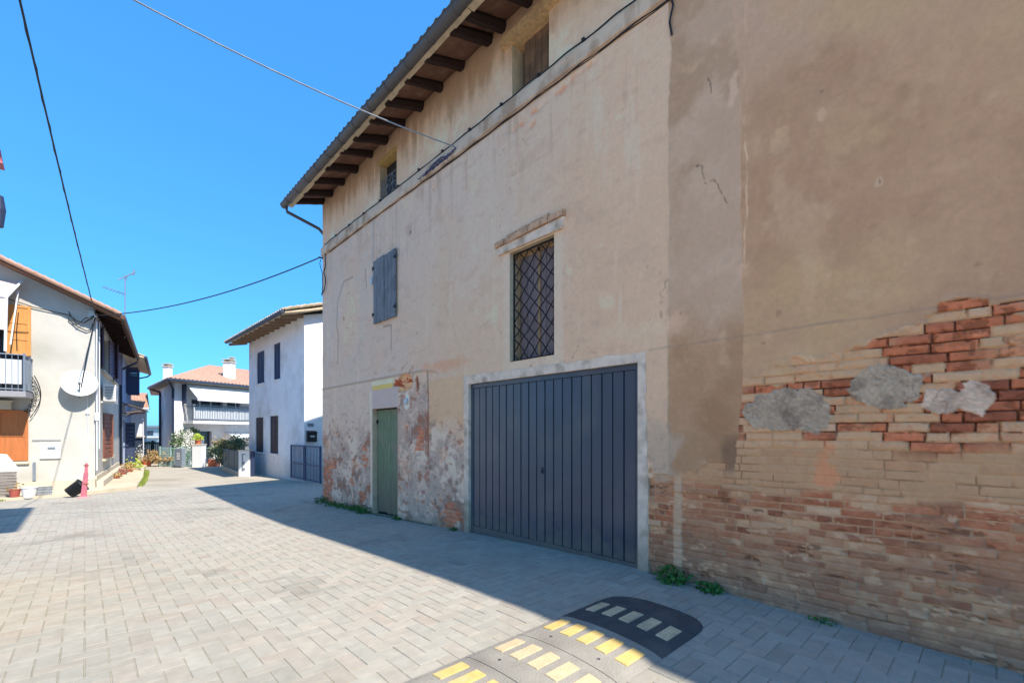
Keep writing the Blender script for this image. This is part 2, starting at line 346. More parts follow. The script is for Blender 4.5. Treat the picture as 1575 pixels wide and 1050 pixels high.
def paint(S, Z):
    f1 = fbm(S, Z, .8, 5, 1); f2 = fbm(S, Z, 3.2, 5, 11); f3 = fbm(S, Z, 12, 4, 21); f4 = fbm(S, Z, 45, 3, 31)
    streak = fbm(S*1.0, Z*.12, 7, 4, 41)
    H = .012+.006*f1+.004*f2+.0018*f3
    # --- base plaster
    col = np.broadcast_to(C3(166, 153, 139), S.shape+(3,)).copy()
    warm = ss(5.2, 2.6, S+f1*1.5)*ss(5.6, 3.6, Z+f1)
    col = mix(col, C3(161, 145, 128), warm*.75)
    col = mix(col, C3(166, 160, 155), ss(3.0, 6.0, S+f1*2)*ss(2.9, 4.8, Z+f1)*.9)
    col = mix(col, C3(159, 155, 151), ss(6.0, 8.5, S+f1)*.9)
    col = mix(col, C3(168, 150, 134), ss(.02, .3, fbm(S, Z, 1.1, 5, 51))*.4)
    col = mix(col, C3(176, 166, 156), ss(.12, .3, streak)*.35)
    tr = fbm(S*.35+.2*f1, Z, 9, 3, 45); H = H+.0022*tr
    col = mix(col, C3(150, 136, 124), ss(.08, .3, tr+.4*f2)*.35)
    hl_ = np.abs(fbm(S+.05*f3, Z+.05*f3, 1.3, 4, 46)); hm = ss(.004, .001, hl_)*ss(.05, .18, fbm(S, Z, .8, 3, 47)); col = mix(col, C3(104, 92, 84), hm*.55); H = H-hm*.002
    fl = ss(.24, .27, fbm(S, Z, 2.7, 5, 48)+.04*f4); col = mix(col, C3(184, 168, 152), fl*.5); H = H-fl*.003
    # --- top register under the eaves
    top = ss(6.27, 6.30, Z)
    col = mix(col, mix(np.broadcast_to(C3(163, 156, 146), S.shape+(3,)), C3(178, 172, 164), ss(-.1, .2, f2)), top)
    stain = top*ss(6.55, 7.25, Z+f2*.9+streak*.9)
    col = mix(col, C3(112, 96, 78), stain*.7)
    col = mix(col, C3(130, 116, 92), top*ss(.12, .25, f2)*ss(6.6, 7.2, Z)*.35)
    run = ss(.06, .24, fbm(S, Z*.07, 9, 4, 49))*ss(4.6, 6.0, Z+.8*f2)*ss(6.05, 6.0, Z)*(S > 2.4); col = mix(col, C3(132, 122, 112), run*.45)
    rb = ss(.0, .2, fbm(S, Z*.1, 14, 3, 50))*ss(WI[2]-.75, WI[2], Z)*(Z < WI[2])*ss(.1, .0, np.abs(S-4.385)-.42); col = mix(col, C3(126, 114, 102), rb*.5)
    # --- right hand coats
    e1 = 1.63+.09*fbm(S, Z, 1.5, 6, 61)+.02*f3+.08*ss(4, 6, Z); right = ss(e1+.012, e1-.012, S)
    tan = np.broadcast_to(C3(144, 123, 103), S.shape+(3,)).copy()
    tan = mix(tan, C3(150, 135, 122), ss(4.0, 5.8, Z+f1*1.5)*.8)
    tan = mix(tan, C3(132, 112, 90), ss(.2, -2.5, S+f1*2)*.7)
    tan = mix(tan, C3(150, 132, 104), ss(.02, .25, fbm(S, Z, 1.0, 5, 71))*.6)
    tan = mix(tan, C3(134, 112, 94), ss(.03, .2, fbm(S, Z, .9, 6, 72))*.6); tan = mix(tan, C3(158, 140, 120), ss(.12, .3, fbm(S*1.2, Z*.5, 2.4, 6, 73))*.45)
    tan = mix(tan, C3(122, 100, 80), ss(.14, .3, fbm(S, Z, 2.2, 6, 74))*.4)
    col = mix(col, tan, right)
    e2 = 2.375+.085*fbm(S, Z, 1.6, 6, 62)+.012*f3-.02*ss(3, 4.5, Z)
    strip = ss(e2+.01, e2-.01, S)*(1-right)*ss(.95, 1.05, Z+f2*.3)
    sc = np.broadcast_to(C3(146, 132, 118), S.shape+(3,)).copy()
    sc = mix(sc, C3(154, 142, 130), ss(0, .25, f2)*.5)
    sc = mix(sc, C3(138, 118, 98), ss(2.9, 2.2, Z+f2*.8))
    sc = mix(sc, C3(112, 88, 66), blob(S, Z, 1.82, 1.55, .34, .7, .6, 3, 63, .8)*.55)
    sc = mix(sc, C3(124, 104, 84), ss(.02, .2, fbm(S, Z, 1.4, 5, 68))*.5)
    sc = mix(sc, C3(84, 70, 60), blob(S, Z, 1.72, 1.3, .16, .25, .4, 4, 64, .5)*.6)
    col = mix(col, sc, strip)
    H = H-strip*.012-right*.004
    H = H+.006*np.exp(-((S-e2)/.02)**2)*(Z > 1)
    # pale repair line along the right coat, with its smear
    pl = np.exp(-((S-(1.60+.07*fbm(S*0, Z, 5, 5, 65)))/(.006+.05*ss(.0, .25, fbm(S*0, Z, 4, 4, 66))*ss(4.5, 4.1, Z)))**2)*ss(2.9, 3.2, Z)*ss(6.3, 5.2, Z+f2)*(.3+.7*ss(4.4, 4.1, Z))*ss(-.3, .1, f3)
    col = mix(col, C3(184, 166, 146), np.clip(pl, 0, 1)*.8); H = H+pl*.003
    col = mix(col, C3(166, 152, 138), blob(S, Z, 1.72, 4.8, .06, .22, .9, 8, 67, .4)*.6)
    # --- string course; dirt line under it also painted to shade the ledge
    sb = ss(6.05, 6.065, Z+.01*f2)*ss(6.285, 6.27, Z)*ss(2.3, 2.36, S)
    col = mix(col, mix(np.broadcast_to(C3(150, 151, 147), S.shape+(3,)), C3(122, 116, 108), ss(-.1, .25, f2+.6*streak)), sb*.9); H = H+sb*(.055+.012*f2)
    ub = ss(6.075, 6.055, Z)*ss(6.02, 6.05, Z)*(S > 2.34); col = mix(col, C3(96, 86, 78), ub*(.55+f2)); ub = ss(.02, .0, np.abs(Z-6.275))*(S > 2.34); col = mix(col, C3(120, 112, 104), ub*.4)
    # --- soft pale smear right of the garage door top
    col = mix(col, C3(176, 155, 138), blob(S, Z, 2.75, 2.62, .55, .2, .7, 4, 81, .7)*.75)
    col = mix(col, C3(182, 162, 146), blob(S, Z, 3.15, 3.08, .15, .13, .9, 7, 82, .5)*.7)
    col = mix(col, C3(166, 148, 128), ss(.15, .35, fbm(S, Z, 5, 4, 83))*.3*(S < 5))
    # pale surround of the barred window
    m = ss(.17, .12, np.maximum(np.maximum(WI[0]-S, S-WI[1]), np.maximum(WI[2]-Z, Z-WI[3]))+f2*.03)
    col = mix(col, C3(166, 160, 150), m*.7)
    # --- brick spots under the string course
    spots = 0
    for cs, cz, rs, rz in ((4.6, 5.86, .18, .05), (4.25, 5.9, .15, .05), (3.85, 5.93, .16, .05), (3.5, 5.96, .2, .06), (4.35, 5.74, .09, .05), (6.75, 5.83, .07, .07), (10.7, 5.95, .08, .04)):
        spots = np.maximum(spots, blob(S, Z, cs, cz, rs, rz, 1.3, 11, 84, .5))
    col = mix(col, C3(164, 122, 98), spots*.7*ss(-.2, .15, f3)); H = H-spots*.012
    # plaster chips round the tan spots
    # old niche outline, left of the shutter
    niche = blob(S, Z, 10.25, 4.15, .62, .95, .3, 2, 91, .6)
    col = mix(col, C3(172, 156, 142), niche*.8)
    col = mix(col, C3(190, 168, 150), niche*ss(.05, .2, fbm(S, Z, 7, 4, 92)))
    col = mix(col, C3(136, 112, 98), niche*ss(.22, .3, fbm(S, Z, 5, 4, 93)))
    D = polyd(S+.03*f3, Z+.03*f3, [(10.95, 3.2), (10.9, 3.9), (11.0, 4.1), (10.95, 4.7), (10.6, 5.1), (10.1, 5.1)])
    D = np.minimum(D, polyd(S+.03*f3, Z+.03*f3, [(9.45, 5.1), (9.4, 4.7)])); D = np.minimum(D, polyd(S+.03*f3, Z, [(8.62, 3.7), (8.3, 3.68), (8.3, 3.2)]))
    cr = ss(.03, .008, D); col = mix(col, C3(100, 92, 88), cr*.6); H = H-cr*.004
    # fine cracks
    f5 = fbm(S, Z, 25, 3, 97)
    D = polyd(S+.05*f3+.03*f5, Z+.05*f3+.03*f5, [(2.1, 4.2), (2.02, 4.18), (1.98, 3.98), (1.88, 3.97), (1.78, 3.72)]); D = np.minimum(D, polyd(S+.05*f3+.03*f5, Z, [(1.95, 5.0), (1.93, 4.85)]))
    cr = ss(.008, .001, D)*ss(-.25, .1, f5); col = mix(col, C3(60, 52, 48), cr*.8); H = H-cr*.004
    D = polyd(S+.04*f2, Z+.05*f3, [(5.9, 2.75), (6.4, 3.6), (6.25, 4.6), (6.6, 5.4)])
    col = mix(col, C3(150, 140, 132), ss(.02, .006, D)*.35)
    # small pits
    for cs, cz, r, c in ((.62, 3.45, .03, (160, 146, 130)), (.62, 3.45, .010, (100, 92, 84)), (1.0, 4.35, .010, (110, 94, 80)), (-.02, 4.55, .05, (150, 104, 74)), (-.06, 4.6, .015, (60, 48, 40)),
                         (7.6, 5.35, .10, (140, 132, 128)), (7.55, 5.3, .03, (90, 84, 82)), (1.0, 4.15, .04, (158, 142, 124)), (.15, 5.0, .05, (150, 134, 118)), (1.3, 4.1, .09, (156, 138, 116))):
        m = blob(S, Z, cs, cz, r, r*1.3, .7, 14, int(cs*10)+5); col = mix(col, C3(*c), m*(.85 if c[0] < 130 else .5)); H = H-m*.003
    pits = ss(.36, .42, fbm(S, Z, 9, 2, 99))*ss(4.5, 2.4, Z+f1); col = mix(col, C3(118, 98, 84), pits*.6)
    # --- low seam (top edge of the thicker lower coat)
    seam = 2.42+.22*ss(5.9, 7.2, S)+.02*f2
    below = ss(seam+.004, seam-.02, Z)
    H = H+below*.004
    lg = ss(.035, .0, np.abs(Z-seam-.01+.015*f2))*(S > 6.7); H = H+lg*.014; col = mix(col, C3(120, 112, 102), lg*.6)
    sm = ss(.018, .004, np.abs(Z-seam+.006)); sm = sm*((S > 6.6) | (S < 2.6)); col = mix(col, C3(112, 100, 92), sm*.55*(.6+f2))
    # ================= lower right: plaster lost over brick
    bound = np.interp(S, [-3.5, -.6, -.1, .2, .5, .8, 1.0, 1.3, 1.62, 1.7, 2.2, 2.58], [2.2, 2.3, 2.35, 2.40, 2.24, 2.16, 2.08, 2.02, 1.98, 1.1, 1.08, 1.0])
    zk = ss(1.0, 1.12, Z); r1, r2, r3, ins = brickfield(S, Z, .072, 3, .009)
    q1, q2, q3, inl = brickfield(S, Z+.02*fbm(S, Z, .9, 2, 12), .064, 23, .011, (.25, .25, .12, .12, .2, .27))
    r1 = r1*zk+q1*(1-zk); r2 = r2*zk+q2*(1-zk); r3 = r3*zk+q3*(1-zk); ins = ins*zk+inl*(1-zk)
    edge = bound-Z+.30*f2+.05*f3+.16*(r3-.5)
    bm = ss(-.015, .015, edge)*(S < 2.6)
    H = H+.010*np.exp(-((edge+.02)/.04)**2)*(S < 1.65)
    col = mix(col, C3(166, 148, 128), np.exp(-((edge+.012)/.012)**2)*(S < 1.65)*ss(-.1, .2, f3)*.6)  # pale highlight painted along the broken plaster lip
    p_red = np.interp(Z, [-.4, .3, .7, .95, 1.08, 1.35, 1.5, 1.9, 2.2, 2.5], [.35, .5, .8, .85, .15, .12, .52, .68, .55, .45])*np.interp(S, [-3, .4, .9, 1.3, 1.7, 2.6], [1.15, 1.1, .8, .55, .9, 1.05])
    isred = ss(-.12, .12, p_red-r1+.35*f2+.15*f3)
    red = mix(np.broadcast_to(C3(143, 91, 68), S.shape+(3,)), C3(112, 70, 56), ss(.2, .9, r2)); red = mix(red, C3(158, 104, 80), ss(.6, 1.0, r3)*.8)
    red = red*(1+.6*f3+.35*f4)[..., None]*(1-.16*(1-zk))[..., None]
    skin = mix(np.broadcast_to(C3(154, 132, 108), S.shape+(3,)), C3(142, 121, 99), ss(.2, .8, r2)); skin = mix(skin, C3(162, 144, 126), ss(.5, 1, r3)*.7)
    skin = mix(skin, C3(146, 108, 86), ss(.02, .2, f3+.2*f4+.3*f2)*ss(.2, .7, r1)*.75)                     # brick showing through the rubbed skin
    skin = skin*(1+.35*f3)[..., None]
    bc = mix(skin, red, isred)
    up = ss(1.33, 1.45, Z+.2*f2); mid = ss(.98, 1.06, Z+.16*f2)*(1-up); low = 1-ss(.98, 1.06, Z+.16*f2)
    smear = ss(.02, .14, fbm(S, Z, 2.4, 5, 111)+.10*(.5-isred)+.16*(r1-.5))                           # mortar dragged over joints and bricks
    jd = np.clip(.30+.9*isred+1.2*fbm(S, Z, 4, 3, 117), 0, 1)*(1-.85*smear)*up
    jcol = mix(np.broadcast_to(C3(152, 130, 104), S.shape+(3,)), C3(62, 42, 32), jd)
    jcol = mix(jcol, mix(np.broadcast_to(C3(142, 122, 100), S.shape+(3,)), C3(92, 72, 58), ss(.0, .2, fbm(S, Z, 3.4, 4, 121))), low*.9)
    fb = mix(jcol, bc, ins)
    fb = mix(fb, C3(152, 130, 107), smear*up*(1-.6*isred)*.8)
    bite = ss(.10, .2, fbm(S, Z, 16, 3, 116)+.5*(1-ins)*f3)*up; fb = mix(fb, C3(84, 56, 42), bite*isred*.6)
    fb = mix(fb, C3(143, 120, 96), np.clip(mid*(.80+.5*f2+.3*f3), 0, 1))
    fb = mix(fb, C3(92, 72, 56), (1-ins)*mid*ss(.02, .14, fbm(S, Z, 3, 4, 118))*.7)                  # a few joints still read through
    dusty = mix(np.broadcast_to(C3(134, 106, 86), S.shape+(3,)), C3(114, 95, 82), ss(.8, .1, Z))
    dusty = mix(dusty, C3(140, 120, 100), ss(0, .2, fbm(S, Z, 5, 4, 119))*.6)
    veil = low*np.clip(.46+1.3*f2+.9*f3+.30*ss(.75, .2, Z)-.22*ss(.5, .85, Z)*ss(1.8, .2, np.abs(S-.2)), .08, .93)
    fb = mix(fb, dusty, veil)
    fb = mix(fb, C3(104, 84, 72), ss(.10, .3, fbm(S, Z, 3.0, 4, 112))*low*.5)
    fb = mix(fb, C3(70, 54, 46), ss(.19, .25, fbm(S, Z*2.8, 4.5, 5, 113))*low*ins*.65)                # spalled faces
    fb = mix(fb, C3(158, 140, 120), ss(.15, .22, fbm(S, Z*2, 9, 4, 115))*low*.6)
    spall = ss(.17, .25, fbm(S, Z*2.8, 4.5, 5, 113))*low
    hb = -.008+.016*(r2-.5)*(1-mid)-.008*bite+ins*(.015-.007*low-.009*mid)-.010*jd*(1-ins)+.005*f3+.004*f4*low+smear*.004*(1-isred)-.012*spall
    col = mix(col, fb, bm); H = H*(1-bm)+hb*bm
    col = mix(col, C3(176, 116, 84), blob(S, Z, .98, 1.22, .10, .22, 1.0, 7, 114, .8)*.5)
    # grey cement patches
    for cs, cz, rs, rz, c, sd_ in ((1.27, 1.70, .34, .20, (128, 122, 112), 1), (.60, 1.87, .25, .17, (130, 124, 114), 2), (.26, 1.73, .13, .08, (154, 144, 134), 3), (.12, 1.76, .10, .11, (152, 142, 132), 4)):
        m = blob(S+.06*f3+.03*f4, Z+.05*f3+.03*f4, cs, cz, rs, rz, .42, 4, 120+sd_, .07)
        f6 = fbm(S, Z, 60, 2, 126); c2 = mix(np.broadcast_to(C3(*c), S.shape+(3,)), C3(c[0]-24, c[1]-24, c[2]-22), ss(-.05, .25, fbm(S, Z, 9, 4, 125)))*(1+.5*f6+.25*f3)[..., None]; c2 = mix(c2, C3(70, 62, 56), ss(.016, .004, np.abs(fbm(S, Z, 5, 4, 127+sd_)))*.45); col = mix(col, c2, m); H = H*(1-m)+(.016+.016*f3+.012*f4)*m
    # the cement filled chase and rough render by the garage
    m = ss(.055, .03, np.abs(S-2.27+.05*f2))*ss(1.15, 1.0, Z); col = mix(col, C3(150, 136, 120), m*.85); H = H+m*.01
    m = blob(S, Z, 2.43, 1.3, .2, .42, .8, 5, 131, .5); col = mix(col, C3(140, 132, 122), m*.75)
    col = mix(col, C3(120, 112, 106), m*ss(.05, .2, f3)*.6)
    # horizontal course lines in the tan coat above
    m = ss(1.2, 1.16, np.abs(Z-2.2)+1)*0
    # ================= lower left: peeling greys over brick
    L = (S > 5.9)*1.0
    hl = np.interp(S, [5.9, 6.6, 7.0, 7.6, 8.1, 9.1, 10, 11, 11.9], [1.55, 1.6, 2.3, 2.45, 2.4, 1.7, 1.55, 1.55, 1.35])
    ml = ss(-.22, .22, hl-Z+.9*f2+.2*f3)*L
    g = np.broadcast_to(C3(142, 136, 132), S.shape+(3,)).copy()
    n1 = fbm(S, Z, 1.9, 6, 141)+.10*f3+.10*f4; n2_ = fbm(S, Z, 3.4, 6, 142)+.12*f3+.10*f4; n3 = fbm(S, Z, 2.6, 6, 143)+.1*f4
    g = mix(g, C3(176, 168, 160), ss(.0, .12, n1)*.8); g = mix(g, C3(108, 96, 92), ss(.02, .12, n2_)*.85); g = mix(g, C3(158, 138, 122), ss(.08, .2, n3)*.8)
    g = mix(g, C3(122, 96, 82), ss(.12, .24, n2_-n1*.3)*.7)
    g = mix(g, C3(178, 172, 164), ss(.08, .18, fbm(S, Z, 6, 4, 144))*.45); g = mix(g, C3(110, 104, 108), ss(.14, .24, fbm(S, Z, 7, 4, 145))*.5)
    r1, r2, r3, ins = brickfield(S, Z, .070, 9)
    bl = np.zeros_like(S)
    for cs, cz, rs, rz in ((11.8, .45, .5, .75), (11.6, -.1, .4, .4), (6.25, -.0, .45, .38), (7.25, 1.35, .16, .38), (9.5, 1.0, .15, .3), (11.3, .75, .35, .2), (10.2, .5, .2, .2), (9.6, .1, .25, .15)):
        bl = np.maximum(bl, blob(S, Z, cs, cz, rs, rz, .7, 3.5, 150+int(cs), .15))
    bl = bl*ss(.0, .2, .25-.9*(r3-.5)+2.2*f2)*.85
    red = mix(np.broadcast_to(C3(168, 104, 76), S.shape+(3,)), C3(132, 88, 72), r2); lb = mix(np.broadcast_to(C3(146, 128, 112), S.shape+(3,)), red*(1+.5*f3)[..., None], ins)
    g = mix(g, lb, bl)
    hg = .006*ss(0, .12, n1)+.004*ss(.12, .16, fbm(S, Z, 6, 4, 144))-.008*bl+.004*ins*bl+.003*f3
    col = mix(col, g, ml); H = H*(1-ml)+hg*ml
    fl2 = ss(.16, .2, fbm(S, Z*1.6, 7, 4, 146)+.1*f4)*L*ss(hl+.9, hl, Z); col = mix(col, C3(124, 80, 62), fl2*.6); H = H-fl2*.006
    fl3 = ss(.17, .2, fbm(S, Z, 11, 3, 147))*L*ss(hl+.6, hl, Z); col = mix(col, C3(92, 84, 82), fl3*.25)
    # tan rectangle and reddish streak left of the garage head, brick hole over the door
    col = mix(col, C3(176, 134, 112), blob(S, Z, 6.4, 2.68, .9, .14, .9, 5, 161, .9)*.75)
    col = mix(col, C3(163, 146, 124), ss(1.55, 1.8, Z+.7*f2+.1*f3)*ss(2.5, 2.42, Z)*ss(6.98, 6.92, S)*(S > 5.9)*.8)
    m = blob(S, Z, 7.85, 2.47, .36, .16, .55, 5, 162, .1); col = mix(col, mix(np.broadcast_to(C3(176, 140, 112), S.shape+(3,)), C3(128, 70, 50), ss(-.05, .05, fbm(S*.6, Z*2.6, 6, 5, 163)))*(1+1.2*f4)[..., None], m); H = H-m*.035
    m = blob(S, Z, 7.33, 2.42, .07, .16, .7, 7, 164, .1); col = mix(col, C3(118, 76, 64), m); H = H-m*.03
    # cement head above the green door with its ochre line, pale jamb
    m = (S > 8.02)*(S < 9.2)*ss(2.44, 2.43, Z)*(Z > 2.0); col = mix(col, C3(148, 146, 150), m*.95); H = np.where(m > .5, .014, H)
    m = ss(2.42, 2.43, Z)*ss(2.52, 2.51, Z)*ss(8.22, 8.26, S+.05*f2)*(S < 9.1); col = mix(col, C3(186, 158, 92), m*.9)
    m = ss(2.51, 2.53, Z)*ss(2.62, 2.6, Z)*(S > 8.2)*(S < 9.15); col = mix(col, C3(190, 176, 160), m*.8)
    m = (S > 9.11)*ss(9.24, 9.22, S+.02*f2)*ss(2.45, 2.4, Z); col = mix(col, C3(176, 172, 166), m*.7); H = H+m*.006
    col = mix(col, C3(186, 184, 184), blob(S, Z, 7.72, 2.12, .1, .18, .4, 6, 165, .2)*.8)
    # dark split along the old pipe line
    m = ss(.035, .01, np.abs(S-6.97+.02*f2))*ss(.9, 1.1, Z)*ss(2.65, 2.6, Z); col = mix(col, C3(104, 92, 90), m*.8); H = H-m*.01
    m = blob(S, Z, 7.0, 1.55, .08, .45, .6, 6, 166, .2); col = mix(col, C3(122, 84, 70), m*.6)
    # upper edge of the wall tops and the damp foot of the wall
    foot = ss(.22, .0, Z-np.interp(S, ZS, ZV)+f2*.3); col = mix(col, C3(96, 92, 88), foot*.45)
    col = col*(1+.10*f3+.05*f4)[..., None]
    return np.clip(col, .01, .88), H
def spaced(brk):
    out = []
    for (a, b, d) in brk:
        n = max(1, int(round((b-a)/d))); out += list(np.linspace(a, b, n, endpoint=False))
    return np.array(out+[brk[-1][1]])
def build_old_wall(parent):
    sg = spaced([(S0, -.9, .03), (-.9, .6, .008), (.6, 1.7, .009), (1.7, 2.72, .010), (2.72, 3.96, .022), (3.96, 4.05, .02), (4.05, 4.76, .022), (4.76, 4.81, .02), (4.81, 5.77, .022), (5.77, 8.05, .019), (8.05, 8.08, .02), (8.08, 8.09, .01), (8.09, 8.78, .022),
                 (8.78, 8.94, .02), (8.94, 9.11, .02), (9.11, S1, .022)])
    zg = spaced([(ZB, 1.05, .009), (1.05, 2.03, .0085), (2.03, 2.295, .0085), (2.295, 2.535, .0085), (2.535, 3.84, .018), (3.84, 4.11, .018), (4.11, 5.10, .02), (5.10, 6.33, .018), (6.33, 6.345, .015), (6.345, 7.10, .02), (7.10, 7.13, .02), (7.13, ZT, .025)])
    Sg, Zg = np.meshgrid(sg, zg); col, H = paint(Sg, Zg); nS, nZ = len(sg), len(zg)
    V = np.stack([WP-H, Sg, Zg], -1).reshape(-1, 3)
    cs = (sg[1:]+sg[:-1])/2; cz = (zg[1:]+zg[:-1])/2; CS, CZ = np.meshgrid(cs, cz); keep = np.ones(CS.shape, bool)
    for h in HOLES: keep &= ~((CS > h[0]) & (CS < h[1]) & (CZ > h[2]) & (CZ < h[3]))
    I, J = np.meshgrid(np.arange(nS-1), np.arange(nZ-1)); a = (J*nS+I)[keep]
    Q = np.stack([a, a+nS, a+nS+1, a+1], -1).astype(np.int32)
    me = bpy.data.meshes.new('street_wall'); me.vertices.add(len(V)); me.vertices.foreach_set('co', (V-np.array(wloc(parent))).astype(np.float32).ravel())
    me.loops.add(Q.size); me.loops.foreach_set('vertex_index', Q.ravel()); me.polygons.add(len(Q))
    me.polygons.foreach_set('loop_start', np.arange(0, Q.size, 4, dtype=np.int32)); me.update(calc_edges=True)
    me.polygons.foreach_set('use_smooth', np.ones(len(Q), bool))
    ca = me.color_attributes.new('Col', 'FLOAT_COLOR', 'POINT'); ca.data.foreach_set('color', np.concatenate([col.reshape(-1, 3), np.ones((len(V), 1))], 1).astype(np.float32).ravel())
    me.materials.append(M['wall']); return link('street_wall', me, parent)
OB = thing('old_building', (WP, 5, -.1), 'long old building with peeling plaster, exposed brick and a blue garage door', 'building')
build_old_wall(OB)
F = Fr((WP, 0), (0, 1))                                # a = s along the wall, b>0 towards the street, z up
mb = MB()                                             # reveals of the openings, 0.2 deep
RV = mat('reveal_plaster', (206, 180, 148), .95, .2, 6, .3)
for (a0, a1, z0, z1), d in ((GA, .10), (DO, .16), (WI, .22), (AW, .16), (AB, .26), (SH, .12)):
    mb = MB()
    for q in (((a0, z0), (a0, z1)), ((a1, z0), (a1, z1)), ((a0, z1), (a1, z1)), ((a0, z0), (a1, z0))):
        (p, r), (p2, r2) = q; mb.face([F(p, .014, r), F(p2, .014, r2), F(p2, -d, r2), F(p, -d, r)])
    part('reveal', mb, RV, OB)
mb = MB()                                             # far gable end, near end, back
RZ = lambda p: 7.3+.36*(p-3.6)
for s in (S1, -13):
    mb.face([(WP, s, ZB), (13.2, s, ZB), (13.2, s, RZ(4.5)), (8.8, s, RZ(8.8)-.1), (WP, s, ZT)])
mb.face([(13.2, -13, ZB), (13.2, S1, ZB), (13.2, S1, 7.5), (13.2, -13, 7.5)])
mb.face([(WP, -13, ZB), (WP, S0, ZB), (WP, S0, ZT), (WP, -13, ZT)])
part('end_wall', mb, 'beigewall', OB)
# roof: coppi tiles, battens, soffit
mb = MB(); e = 3.64
mb.wave_quad((e, -13.3, RZ(e)+.02), (e, S1+.32, RZ(e)+.02), (8.8, S1+.32, RZ(8.8)+.05), (8.8, -13.3, RZ(8.8)+.05), 130, .05, 10)
mb.wave_quad((13.9, -13.3, RZ(e)+.02), (13.9, S1+.32, RZ(e)+.02), (8.8, S1+.32, RZ(8.8)+.05), (8.8, -13.3, RZ(8.8)+.05), 130, .05, 10)
part('roof', mb, 'oldroof', OB)
mb = MB()
mb.hexa([(3.70, -13.3, RZ(3.70)-.09), (3.70, S1+.3, RZ(3.70)-.09), (WP+.02, S1+.3, RZ(WP)-.09), (WP+.02, -13.3, RZ(WP)-.09),
         (3.70, -13.3, RZ(3.70)-.03), (3.70, S1+.3, RZ(3.70)-.03), (WP+.02, S1+.3, RZ(WP)-.03), (WP+.02, -13.3, RZ(WP)-.03)])
part('soffit', mb, 'soffit', OB)
mb = MB(); rg = random.Random(3); y = -13.3
while y < S1+.28:
    L_ = min(rg.uniform(1.2, 2.4), S1+.3-y); dz = rg.uniform(-.008, .008)
    mb.box(W0, 3.735, 3.835+dz*3, y, y+L_-.01, RZ(3.75)-.145+dz, RZ(3.75)-.093+dz); y += L_
part('eave_batten', mb, 'batten', OB)
mb = MB(); ds = 24                                    # half round gutter
for side in range(2):
    pass
cg = (3.645, RZ(3.6)-.075); ro = .085
for i in range(10):
    t0 = math.pi+math.pi*i/10; t1 = math.pi+math.pi*(i+1)/10
    P = lambda t, r, s: (cg[0]+r*math.cos(t), s, cg[1]+r*math.sin(t))
    mb.hexa([P(t0, ro, -13.3), P(t0, ro, S1+.34), P(t1, ro, S1+.34), P(t1, ro, -13.3), P(t0, ro-.008, -13.3), P(t0, ro-.008, S1+.34), P(t1, ro-.008, S1+.34), P(t1, ro-.008, -13.3)])
mb.tube([(cg[0]-ro, -13.3, cg[1]+.005), (cg[0]-ro, S1+.34, cg[1]+.005)], .012)
mb.face([P(math.pi+math.pi*i/10, ro, S1+.34) for i in range(11)])
s = -13
while s < S1+.3: mb.tube([(cg[0]+ro*1.06*math.cos(math.pi+math.pi*i/8), s, cg[1]+ro*1.06*math.sin(math.pi+math.pi*i/8)) for i in range(9)], .006, 4); s += .62
part('gutter', mb, 'gutter', OB)
mb = MB(); mb.tube([(3.66, S1+.2, cg[1]-.08), (3.68, S1+.2, cg[1]-.2), (4.42, S1+.10, 6.80), (4.56, S1+.08, 6.66), (4.60, S1+.07, 6.4), (4.60, S1+.07, -.2)], .04, 8)
part('downpipe', mb, 'gutter', OB, True)
# rafters: irregular old poles, each its own part
rg = random.Random(11)
rs = [11.83, 11.26, 10.57, 9.85, 9.13, 8.47, 7.8, 7.16, 6.54, 5.94, 5.25, 4.95, 4.40, 3.7, 3.0, 2.35, 1.7, 1.0, .4, -.3, -1.0, -1.7, -2.4, -3.1, -3.8, -4.5, -5.2, -5.9, -6.6, -7.3, -8, -8.7, -9.4]
for s in rs:
    mb = MB(); w_ = rg.uniform(.062, .085); h_ = rg.uniform(.12, .16); tip = 3.80+rg.uniform(-.02, .03); j = rg.uniform(-.03, .03)
    pts = []
    for k in range(6):
        u = k/5; p = WP+.06+(tip-WP-.06)*u; zt = RZ(p)-.092; hh = h_*(1-.22*u)*(1+rg.uniform(-.06, .06)); ww = w_*(1+rg.uniform(-.08, .08)); c = s+j*u
        pts.append([(p, c-ww*.8, zt), (p, c+ww*.8, zt), (p, c+ww, zt-hh*.45), (p, c+ww*.55, zt-hh), (p, c-ww*.55, zt-hh), (p, c-ww, zt-hh*.45)])
    for k in range(5):
        for i in range(6): mb.face([pts[k][i], pts[k][(i+1) % 6], pts[k+1][(i+1) % 6], pts[k+1][i]])
    mb.face(pts[5]); part('rafter', mb, 'beam', OB)
# garage door
GD = MB(); GD.box(F, GA[0]+.005, GA[1]-.005, -.075, -.055, -.09, GA[3]-.004); 
gd = part('garage_door', GD, 'garage_groove', OB)
mb = MB(); n = 19; a0, a1 = GA[0]+.06, GA[1]-.06; wd = (a1-a0)/n
for i in range(n): mb.box(F, a0+i*wd+.009, a0+(i+1)*wd-.009, -.055, -.035+.002*math.sin(i*2.3), .045, GA[3]-.075)
part('door_panel', mb, 'garage', gd, bevel=.004)
mb = MB(); mb.box(F, GA[0]+.006, a0, -.055, -.026, -.07, GA[3]-.006); mb.box(F, a1, GA[1]-.006, -.055, -.026, -.09, GA[3]-.006)
mb.box(F, a0, a1, -.055, -.028, GA[3]-.07, GA[3]-.007); mb.hexa([F(a0, -.055, -.01), F(a1, -.055, -.085), F(a1, -.028, -.085), F(a0, -.028, -.01), F(a0, -.055, .04), F(a1, -.055, .04), F(a1, -.028, .04), F(a0, -.028, .04)])
part('door_frame', mb, 'garage', gd, bevel=.003)
